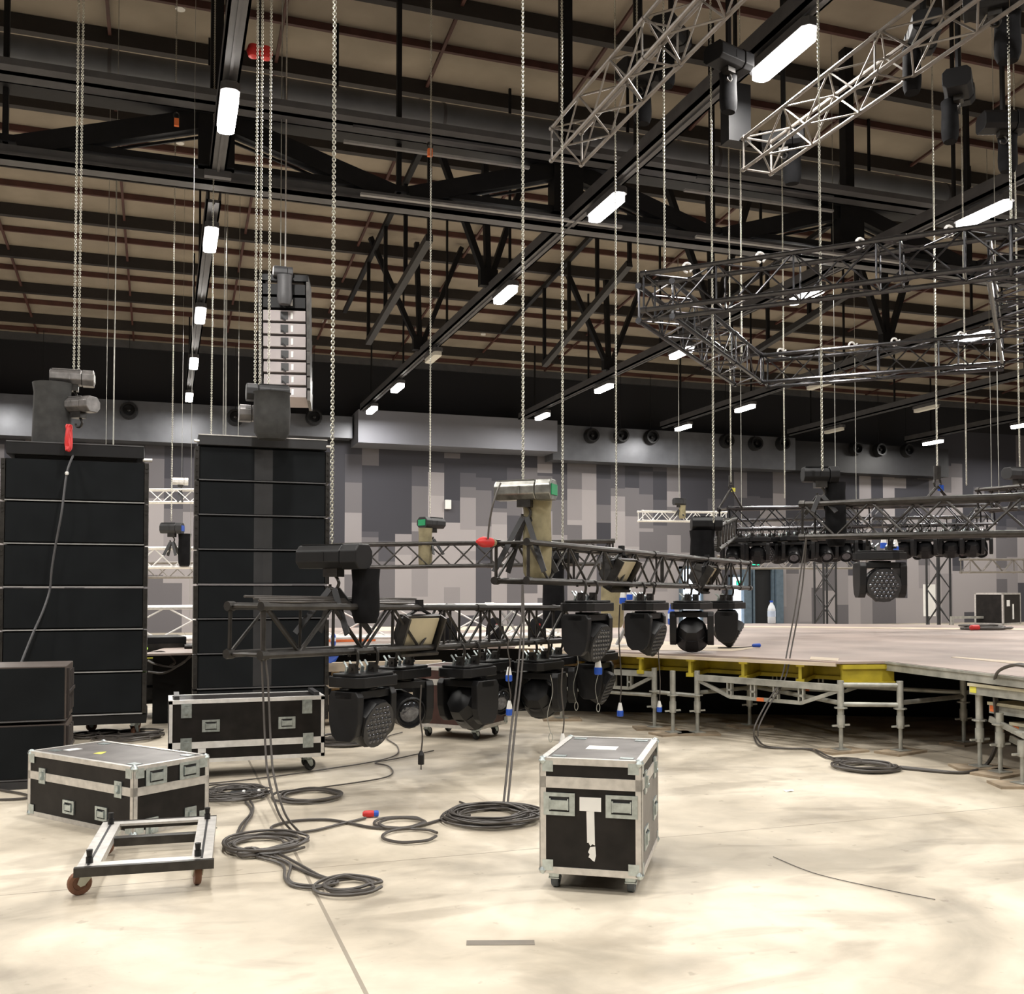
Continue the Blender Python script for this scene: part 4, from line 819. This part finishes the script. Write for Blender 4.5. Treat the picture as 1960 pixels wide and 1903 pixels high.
for a,b in (((-.1,12.2),(4.4,12.0)),((4.4,12.0),(9.5,9.4)),((9.5,9.4),(9.8,3.2))): sk.bar((*a,.39),(*b,.39),.02,.78)
one('under_stage_shade','added black screen deepening the shade under the stage','cloth',sk,mat('under_stage_black',(.008,.008,.009),.9))  # screen added so the space below the deck reads as deep shade
# left end of the stage: stacked timbers seen between array and lights
for k,(z,l) in enumerate(((.10,'lowest'),(.28,'second lowest'),(.46,'second highest'),(.64,'topmost'))):
    a=at(600,1300,11.1); one('timber_beam','pale timber beam stacked at the left end of the stage, '+l,'beam',M().box(0,1.5,0,.10,-.05,.05),mat('pale_timber',(.5,.42,.32),.7,0,.2,4),'stacked timbers at the left end of the stage',loc=(a.x,11.35+.03*k,z))
one('timber_post','pale timber posts wedging the stacked beams at the left end of the stage','timber post',M().box(0,.08,0,.09,0,.585),WOOD,loc=(a.x+.25,11.52,0)); one('timber_post','second pale timber post behind the stacked beams','timber post',M().box(0,.08,0,.09,0,.585),WOOD,loc=(a.x+1.2,11.52,0))
# steps at the right
for i,((x,y),z,l) in enumerate((((1855,1307),.72,'highest'),((1893,1343),.57,'middle'),((1935,1382),.42,'lowest'))):
    P=onz(x,y,z); t=thing('stage_step','galvanised %s step of the stage stairs at the right edge'%l,'step',(P.x,P.y,z))
    part('tread',t,M().box(-.02,.26,-3.,0,-.025,0),mat('cream_worn_ply',(.5,.46,.33),.6,0,.25,6)); part('side_beam',t,M().box(0,.03,-3.,0,-.095,-.026),GAL); part('end_beam',t,M().box(.03,.26,-.03,0,-.09,-.026),GAL)
    part('end_tape',t,M().box(-.004,-.0005,-.08,-.01,-.08,-.03),ORG if i else YLB)
    part('bracket',t,M().bar((.02,-.2,-.28),(.02,-.75,-.42),.02,.05),GAL)
# things on the stage
def bottle(label,px,py,h=.27,d=None,mt=None):
    p=onz(px,py,HS) if d is None else at(px,py,d)
    t=thing('water_bottle',label,'bottle',(p.x,p.y,p.z),0); r=h*.17
    part('bottle_body',t,M().lathe([(r*.8,0),(r,.02),(r,h*.62),(r*.8,h*.75),(r*.35,h*.88),(r*.35,h*.92)],14),mt or mat('clear_plastic',(.7,.75,.8),.15,0,0,1),smooth=True); part('cap',t,M().tube((0,0,h*.92),(0,0,h),r*.42,10),BLU); part('label_band',t,M().tube((0,0,h*.3),(0,0,h*.55),r*1.02,14),mat('pale_label',(.55,.65,.8),.5))
bottle('large clear water bottle with blue cap standing at the back of the stage',1477,1194,.47)
bottle('blue-labelled bottle on the stage between the second and third hanging light',1285,1196,.40,None,BLU); bottle('blue-labelled bottle on the left end of the stage beside the speaker array',638,1236,.18,None,BLU)
p=onz(672,1228,HS); one('orange_board','bright orange board lying on the left end of the stage','board',M().box(-.3,.3,-.12,.12,0,.03),ORG,loc=(p.x,p.y,HS+.002),rot=(0,0,.2))
p=onz(1925,1196,HS); case('flight_case','black flight case standing tilted on the back of the stage at the right edge',(p.x+.1,p.y+.3),R(25),.9,.55,.62,HS+.004,(),PLYB,ALU,labels=[('F',-.2,.42,.16,.12,WHT,'pale paper label'),('F',.05,.25,.08,.3,WHT,'white strip label')],corner=0,ew=.03)
p=onz(1865,1196,HS); one('equipment_stand','small grey open frame on the stage beside the tilted case','frame',M().box(-.55,.55,0,.05,.12,.17).box(-.55,-.5,0,.05,.001,.12).box(.5,.55,0,.05,.001,.12),GAL,loc=(p.x,p.y,HS))
p=at(1780,1143,24); one('white_board','white upright panel standing far behind the stage by the right tower','panel',M().box(-.16,.16,0,.04,-.45,.3),WHT,loc=(p.x,p.y,p.z)); one('board_stand','thin grey stand holding the white panel behind the stage','stand',M().box(-.03,.03,.05,.09,0,p.z),GRY,loc=(p.x,p.y,0))
# ================================================================= CABLES
def gp(x,y,z=.014): return onz(x,y,z)
def coil(label,px,py,rx,loops,z=.014,r=.010,seed=1,sq=1.,jit=.12,tall=.06,mt=CBL,name='cable_coil'):
    random.seed(seed); c=onz(px,py,z); d=(c-C0).dot(VF); rad=rx*d/FPX; pts=[]; ox=oy=0
    for k in range(loops*12):
        a=2*PI*k/12+.1*math.sin(k*.37)
        if k%12==0: rr=rad*random.uniform(.62,1.); ox=random.uniform(-jit,jit)*rad; oy=random.uniform(-jit,jit)*rad; zz=random.uniform(0,tall)
        pts.append((c.x+ox+rr*math.cos(a),c.y+oy+rr*sq*math.sin(a),z+zz*(k/(loops*12))+abs(random.gauss(0,.004))))
    return one(name,label,'cable',M().path(cr(pts,3),r,6),mt,smooth=True)
def fcable(label,pts,r=.009,z=.012,mt=CBL,n=8,dbl=0):
    m=M(); P=cr([gp(*q,z) if len(q)==2 else at(*q) for q in pts],n)
    m.path(P,r,6)
    if dbl: m.path([v+Vector((dbl*(1+.5*math.sin(i*.25)),dbl*.6*math.cos(i*.2),.004)) for i,v in enumerate(P)],r,6)
    return one('floor_cable',label,'cable',m,mt,smooth=True)
coil('big heaped coil of black cable on the floor left of the nearest case',940,1563,92,22,seed=3,jit=.2,tall=.07,r=.0065)
coil('loose coil of thick black cable on the floor in front of the long case',498,1617,86,7,seed=5,jit=.16,tall=.04,r=.0085)
coil('small oval coil of black cable nearest to the front',665,1696,68,3,seed=8,jit=.08,tall=.02,r=.009)
coil('tiny tight coil beside the thick cable coil',478,1635,26,4,seed=9,jit=.1,tall=.03,r=.010)
coil('messy pile of thin black cables right of the wide low case',445,1522,60,16,seed=12,jit=.45,tall=.05,r=.006)
coil('flat narrow coil of cable on the floor below the long case',590,1525,62,4,seed=15,jit=.1,tall=.02,r=.009)
coil('single wide cable loop with white tag in the middle of the floor',785,1600,70,1,seed=16,jit=0,tall=.0,r=.009)
coil('double cable loop beside the red plug',760,1577,58,2,seed=17,jit=.15,tall=.01,r=.009)
coil('cable coil on the floor in front of the stage corner',1660,1469,62,7,seed=20,jit=.1,tall=.05,r=.011)
coil('small cable twist left of the coil in front of the stage corner',1625,1458,32,3,seed=21,jit=.2,tall=.03,r=.010)
coil('dark cable coil behind the right end of the long case',662,1422,42,12,seed=22,jit=.15,tall=.08,r=.012)
coil('tangle of dark cables under the wheels of the left array dolly',245,1412,55,14,seed=25,jit=.5,tall=.05,r=.009)
coil('tangle of dark cables on the floor behind the cabinet stack',180,1408,30,8,seed=26,jit=.5,tall=.05,r=.009)
coil('flat heap of cable on the stage before the tilted case',1880,1203,42,10,z=HS+.02,seed=28,jit=.5,tall=.06,r=.018,sq=.6)
fcable('thin cable crossing the floor from the cable pile towards the brown case',[(400,1500),(470,1493),(560,1482),(640,1470),(715,1458),(758,1445),(760,1428),(740,1412),(770,1402)],.006)
fcable('thin cable curving over the floor from the flat coil to the middle',[(540,1518),(610,1508),(690,1497),(738,1488),(752,1478),(742,1466),(718,1460),(760,1452),(830,1437)],.006)
fcable('black cable winding from the red plug over the floor to the thick coil',[(700,1566),(650,1578),(600,1590),(560,1594),(525,1590),(522,1582),(560,1572),(620,1569),(660,1574),(720,1585),(790,1583),(850,1568),(900,1560)],.009)
fcable('black cable from the thick coil towards the small front coil',[(490,1640),(540,1655),(545,1680),(560,1695),(600,1700),(640,1690),(600,1675),(560,1658),(520,1635)],.008,dbl=.025)
fcable('short cable running up from the thick coil to the cable pile',[(452,1600),(462,1578),(478,1560),(480,1548),(470,1535)],.008,dbl=.02)
fcable('cable loop lying on the floor at the left picture edge',[(0,1512),(30,1517),(52,1522),(55,1527),(30,1530),(0,1531)],.009)
fcable('cable pair from the stage corner coil to the right along the floor',[(1720,1470),(1770,1475),(1820,1479),(1855,1478),(1885,1466,8.6),(1903,1435,8.5),(1907,1395,8.45),(1903,1340,8.4),(1904,1300,8.3),(1915,1282,8.0),(1940,1273,7.7),(1965,1276,7.4)],.012,dbl=.02)
fcable('faint crack in the floor near the right foreground, drawn as a thin line',[(1480,1640),(1560,1672),(1680,1700),(1790,1722)],.0022,z=.004)  # thin tube drawn for a crack in the concrete
fcable('thin cable running from coil to coil by the red plug',[(855,1560),(880,1550),(900,1545),(880,1535)],.008)
def hang(label,pts,r=.009,mt=CBL,dbl=0,name='hanging_cable'):
    P=cr([at(*q) for q in pts],8); m=M().path(P,r,6)
    if dbl: m.path([v+Vector((dbl*min(1,i/12),0,0)) for i,v in enumerate(P)],r,6)
    return one(name,label,'cable',m,mt,smooth=True)
hang('long cable dropping in a bend across the front of the left speaker array',[(141,870,10.2),(128,905,10.1),(118,980,10),(107,1040,10),(99,1090,10),(95,1130,10),(82,1170,9.9),(62,1215,9.8),(40,1270,9.6),(22,1320,9.0),(6,1375,8.2)],.012,GRY)
p=at(128,906,10.08); one('white_ball','tiny white ball on the cable in front of the left speaker array','cable tag',M().lathe([(.002,-.02),(.015,-.014),(.02,0),(.015,.014),(.002,.02)],10),WHT,loc=p,smooth=True)
hang('twin cables dropping from the open end of the nearest truss to the thick coil',[(500,1165,6.7),(501,1260,6.65),(504,1340,6.6),(508,1430,6.5),(514,1490,6.3),(535,1560,6.2),(566,1598,6.22)],.007,dbl=.035)
hang('twin cables dropping from the end of the sloping truss to the big coil',[(1000,1120,8.2),(998,1200,8.1),(990,1300,7.9),(978,1400,7.5),(968,1500,7.1),(963,1545,6.95)],.008,dbl=.03)
hang('cable bundle dropping from the black stage hoist and sweeping down to the floor coil',[(1543,1030,10.4),(1535,1080,10.4),(1522,1165,10.3),(1508,1240,10.2),(1495,1300,10),(1465,1350,9.8),(1445,1390,9.6),(1443,1410,9.6)],.008,dbl=.045)
fcable('cable bundle lying on the floor from under the stage to the corner coil',[(1443,1411),(1455,1428),(1500,1433),(1550,1435),(1580,1450),(1610,1456)],.008,dbl=.03)
hang('short black cable from the green-label hoist to the truss end',[(958,925,8.3),(945,960,8.2),(937,1000,8.2),(934,1032,8.2)],.008)
cb=M()
for k in range(4):
    o=.012*k; cb.path(cr([TA0+Vector((0,0,.19+o))+(TA1-TA0)*f+Vector((math.sin(ang),-math.cos(ang),0))*(.12-.05*k+.05*math.sin(f*25+k)) for f in [i/12*.42 for i in range(13)]],4),.009,6)
one('cable_bundle','cables strapped along the top of the nearest truss','cable',cb,CBL,smooth=True)
for x,y,l in ((806,1440,'black plug hanging on its cable in front of the brown case'),):
    p=at(x,y,7.6); t=thing('hanging_plug',l,'plug',p); part('cord',t,M().path(cr([(0,0,0),(.01,0,.12),(-.01,0,.28),(.0,0,.5)],6),.006),CBL,smooth=True); part('plug_body',t,M().tube((0,0,-.09),(0,0,-.02),.024,10).tube((0,0,-.02),(0,0,.01),.024,10,.01).tube((0,0,-.13),(0,0,-.09),.004,5),BLK)
def cee(label,x,y,d,ln,s=1.,mt=BLU):
    p=at(x,y,d); t=thing('hanging_plug',label,'plug',p,0); t.scale=(s,s,s)
    part('cord',t,M().path(cr([(0,0,.05),(.012,0,ln*.3),(-.01,0,ln*.7),(0,0,ln)],6),.006),CBL,smooth=True)
    part('plug_body',t,M().lathe([(.012,.06),(.022,.02),(.026,-.01)],12),WHT,smooth=True,label='white grip'); part('plug_collar',t,M().lathe([(.026,-.01),(.03,-.012),(.03,-.06),(.024,-.065)],12),mt,smooth=True,label='blue collar' if mt is BLU else 'red collar')
cee('blue and white plug dangling below the large light of the sloping truss',1145,1275,9.2,.2,1.2); cee('blue and white plug dangling low, right of the lowest wash light',1187,1358,10.2,.95,1.1)
cee('blue and white plug hanging before the stage legs',1262,1352,10.3,.9,.9); cee('blue and white plug on the cables beside the second pair of lights',974,1290,8,.3,.9); cee('lower blue plug on the cables right of the brown case',975,1355,7.8,.35,.9)
cee('blue plug hanging in front of the smallest light of the sloping truss',1377,1205,12.0,.25,1.3); cee('blue plug hanging near the floor left of the nearest case lid',1077,1418,7.6,.6,.9); cee('blue plugs dangling behind the sloping truss, left one',1192,1142,11.5,.2,1.3); cee('blue plugs dangling behind the sloping truss, right one',1205,1136,11.8,.2,1.2)
cee('blue plug hanging among the small moving lights, left of the large wash light top',1691,1037,14.5,.2,1.5); cee('blue plug hanging among the small moving lights, right of the large wash light top',1714,1044,14.5,.2,1.5)
t=thing('power_plug','red industrial plug with blue ring lying on the floor in the middle','plug',gp(712,1565,.0),R(-10)); t.scale=(.62,.62,.62); part('plug_body',t,M().lathe([(.02,-.10),(.034,-.08),(.038,-.02),(.033,.02)],14,Matrix.Translation((0,0,.04))@Matrix.Rotation(PI/2,4,'Y')),RED,smooth=True); part('blue_ring',t,M().lathe([(.030,.02),(.034,.03),(.034,.06),(.028,.07)],14,Matrix.Translation((0,0,.04))@Matrix.Rotation(PI/2,4,'Y')),BLU,smooth=True)
for (x,y),l,mt in (((458,1528),'black plug with white ring lying in the cable pile by the wide low case',BLK),((487,1526),'second black plug lying beside the first in the cable pile',BLK)):
    t=thing('power_plug',l,'plug',gp(x,y,.0),R(-15)); t.scale=(.8,.8,.8); part('plug_body',t,M().lathe([(.015,-.09),(.032,-.07),(.034,.03)],12,Matrix.Translation((0,0,.036))@Matrix.Rotation(PI/2,4,'Y')),mt,smooth=True); part('white_ring',t,M().lathe([(.036,.03),(.037,.05),(.03,.055)],12,Matrix.Translation((0,0,.037))@Matrix.Rotation(PI/2,4,'Y')),WHT,smooth=True)
p=onz(1450,1240,HS); t=thing('power_plug','dark blue plug lying on the stage with its cable','plug',(p.x,p.y,HS),0); t.scale=(.6,.6,.6); part('plug_body',t,M().lathe([(.02,-.12),(.035,-.1),(.04,.05),(.03,.06)],12,Matrix.Translation((0,0,.045))@Matrix.Rotation(PI/2,4,'Y')),BLU,smooth=True); part('cord',t,M().path(cr([(-.1,0,.03),(-.25,.02,.015),(-.5,-.05,.015),(-.9,-.02,.015)],6),.009),CBL)
p=onz(1868,1207,HS); t=thing('power_plug','red plug lying on the stage before the small grey frame','plug',(p.x,p.y,HS),0); part('plug_body',t,M().lathe([(.02,-.12),(.045,-.1),(.045,.05),(.03,.06)],12,Matrix.Translation((0,0,.05))@Matrix.Rotation(PI/2,4,'Y')),RED,smooth=True)
p=TB0+(TB0-TB1).normalized()*.08+Vector((-math.sin(angB)*.155,math.cos(angB)*.155,.155)); t=thing('power_plug','red plug sticking out of the end of the sloping truss','plug',p,angB+PI); part('plug_body',t,M().lathe([(.02,-.02),(.04,0),(.045,.11),(.03,.16),(.012,.2)],12,Matrix.Rotation(PI/2,4,'Y')@Matrix.Translation((0,0,.0))),RED,smooth=True); part('cable_gland',t,M().tube((-.05,0,0),(0,0,0),.03,10),BEI)
for x,y,d,l in ((1103,1352,9.9,'left steel safety loop dangling under the lights'),(1145,1355,10,'right steel safety loop dangling under the lights'),(1054,1412,9,'thin steel safety loop hanging lowest near the brown case')):
    p=at(x,y,d); one('safety_loop',l,'wire',M().path([(.018*math.cos(a*PI/8),0,.04*math.sin(a*PI/8)) for a in range(16)],.004,5,True).path(cr([(0,0,.04),(-.03,0,.2),(.02,0,.4),(0,0,.55)],6),.003,5),GAL,loc=p)
# worn tape marks on the floor
for i,((x,y),w_,a_,l) in enumerate((((958,1805),.29,0,'dark worn tape strip on the floor in the foreground'),)):
    p=gp(x,y,0); one('tape_strip',l,'tape',M().box(-w_/2,w_/2,-.03,.03,.0005,.0015),mat('grey_tape',(.2,.175,.145),.6),loc=(p.x,p.y,0),rot=(0,0,R(a_-18)))
for x,y,l in ((1508,1515,'small torn scrap of white paper on the floor right of the nearest case'),(1567,1217,None)):
    if l: p=gp(x,y,0); one('paper_scrap',l,'paper',M().add([(-.03,-.02,.001),(.0,-.035,.01),(.04,-.02,.002),(.05,.01,.012),(.01,.03,.004),(-.03,.02,.012)],[(0,1,2),(0,2,3),(0,3,4),(0,4,5)]),WHT,loc=p)
# small fittings: hooks, shackles and bridles on the chains; clamps on the high frame; roof discs; wires of far trusses
p=at(823,288,14.9); t=thing('chain_hook','small orange hook at the top of the chain over the rear black truss','hook',p); part('hook_body',t,M().box(-.035,.035,-.03,.03,-.09,.02),ORG); part('hook_eye',t,M().path([(.04*math.cos(a*PI/6),0,.07+.05*math.sin(a*PI/6)) for a in range(12)],.012,5,True),BLM)
p=at(338,230,15.5); t=thing('chain_hook','small orange hook high on the far left chain before the diagonal roof brace','hook',p); part('hook_body',t,M().box(-.035,.035,-.03,.03,-.09,.02),ORG); part('hook_eye',t,M().path([(.04*math.cos(a*PI/6),0,.07+.05*math.sin(a*PI/6)) for a in range(12)],.012,5,True),BLM)
def bridle(label,x,y0,y1,d,wd,tagc=YLB):
    a=at(x,y0,d); h=(y1-y0)*d/FPX; t=thing('sling_bridle',label,'sling',a)
    part('swivel_hook',t,M().tube((0,0,.12),(0,0,-.02),.035,8).path([(.04*math.cos(k*PI/6),0,-.05+.05*math.sin(k*PI/6)) for k in range(12)],.012,5,True),BLM)
    for s_ in (-1,1): part('sling_strand',t,M().tube((0,0,-.08),(s_*wd,0,-h),.016,6),BLM)
    part('load_tag',t,M().box(.01,.07,-.01,.01,-.13,-.07),tagc)
bridle('black bridle with yellow tag on the left end of the moving-light truss',1399,925,973,15.6,.2); bridle('black bridle with blue tag on the right part of the stage truss',1794,915,962,10.2,.17,BLU)
for i,(f,l) in enumerate(((.12,'leftmost'),(.34,'second from the left'),(.62,'third from the left'),(.85,'rightmost'))):
    P=ring[0].lerp(ring[3],f)+Vector((0,0,.19)); t=thing('pipe_clamp','pale pipe clamp on the near side of the high frame, '+l,'clamp',P,0,'pipe clamps on the high frame')
    part('clamp_ring',t,M().path([(.05*math.cos(a*PI/6),0,.06+.05*math.sin(a*PI/6)) for a in range(10)],.014,6),ALW); part('clamp_bolt',t,M().tube((.03,0,.02),(.09,0,.1),.012,6),ALW)
for i,(f,l) in enumerate(((.12,'leftmost'),(.4,'second from the left'),(.56,'third from the left'),(.8,'rightmost'))):
    P=ring[1].lerp(ring[2],f)+Vector((0,0,.19)); t=thing('pipe_clamp','pale pipe clamp on the far side of the high frame, '+l,'clamp',P,0,'pipe clamps on the high frame')
    part('clamp_ring',t,M().path([(.05*math.cos(a*PI/6),0,.06+.05*math.sin(a*PI/6)) for a in range(10)],.014,6),ALW); part('clamp_bolt',t,M().tube((.03,0,.02),(.09,0,.1),.012,6),ALW)
def onroof(x,y):
    r=ray(x,y); a,b=5.,60.
    for _ in range(40):
        m_=(a+b)/2; p=C0+r*m_
        if p.z>roofz(p.y): b=m_
        else: a=m_
    return C0+r*a
for (x,y),l in (((345,12),'at the top left, by the ceiling rail'),((121,405),'at the far left below the long truss'),((250,868/2),'left of the twin lamps'),((622,614),'right of the hanging speaker array'),((925,638),'between the second and third lamp rail'),((345,270),'seen through the truss at the left')):
    p=onroof(x,y); one('smoke_detector','small round white detector on the roof, '+l,'detector',M().tube((0,0,-.06),(0,0,-.004),.09,14),WHT,loc=p)
for (x,y,d),l in (((215,938,24),'left'),((455,938,24.4),'right')): wire('thin wire holding the highest thin silver truss far back, %s end'%l,x,y,d,.006)
for (x,y,d),l in (((215,1060,17),'left'),((425,1060,17.3),'right')): wire('thin wire holding the silver truss under the blue-label hoist, %s end'%l,x,y,d,.006)
for (x,y,d),l in (((200,1085,21),'left'),((430,1084,21.3),'right')): wire('thin wire holding the second silver truss far back, %s end'%l,x,y,d,.006)
wire('thin wire holding the short silver truss at the far right',1900,1072,24.2,.006); wire('thin wire holding the short black truss at the right edge',1912,946,14.9,.006); wire('thin wire holding the farthest truss of the stage rig',1600,1000,19.7,.006)
wire('thin wire holding the long pale truss behind the stage, left',1420,1066,24.6,.006); wire('thin wire holding the long pale truss behind the stage, right',1640,1066,25.4,.006)
import os
if os.environ.get('CHK'):
    for o in bpy.data.objects:
        if o.get('label') and len(o['label'].split())>16: print('LONG',o.name,o['label'])
# dusty hoist, its brackets and beige bags seen behind the first lights of the sloping truss
p=at(1207,1190,12.2); t=thing('hoist_bracket','dusty pale A-shaped bracket standing on the stage behind the sloping truss lights','bracket',(p.x,p.y,HS))
part('strut',t,M().bar((-.18,0,.03),(.03,0,.42),.035),GRL2); part('strut',t,M().bar((.22,0,.03),(.05,0,.42),.035),GRL2); part('foot',t,M().box(-.22,.26,-.1,.1,0,.03),ALW); part('motor_lump',t,M().lathe([(.03,.08),(.09,.14),(.1,.25),(.07,.36),(.02,.4)],10,None,1,.8),mat('dusty_brown',(.16,.11,.08),.8,0,.4,14,.4),smooth=True)
# small dark things on the far truss of the stage, and its crossed legs
for (x,y,d),l in (((846,1185,13.2),'dark equipment lump on the white stage truss, left of the crossed bars'),((935,1185,13.4),'dark equipment lump on the white stage truss behind the crossed bars'),((1014,1188,13.5),'dark equipment lump on the white stage truss near its right end')):
    p=at(x,y,d); q=thing('stage_bag',l,'equipment bag',(p.x,p.y-.28,HS),0); part('bag_body',q,M().lathe([(.08,.005),(.13,.05),(.12,.2),(.08,.3),(.03,.33)],12,None,1,.6),CANV,smooth=True); part('coloured_tag',q,M().box(-.012,.012,-.085,-.07,.22,.25),RED)
p=at(935,1185,13.1); one('cross_brace','pale crossed bars leaning on the white stage truss','brace',M().bar((-.3,0,.02),(.12,.0,.42),.03,.02).bar((-.02,.03,.42),(.3,.03,.02),.03,.02).bar((-.1,.0,.25),(.14,.03,.25),.02,.02),GRL2,loc=(p.x,p.y-.6,HS))
p=at(650,1262,10.6); one('blue_cloth','small blue cloth hanging at the left end of the stage','cloth',M().add([(-.09,0,0),(.1,0,.01),(.06,-.01,-.05),(0,-.02,-.065),(-.06,-.01,-.04),(-.09,.01,.0),(.1,.01,.01)],[(0,1,2,3,4),(0,5,6,1)]),BLU,loc=(p.x,11.3,p.z-.02))
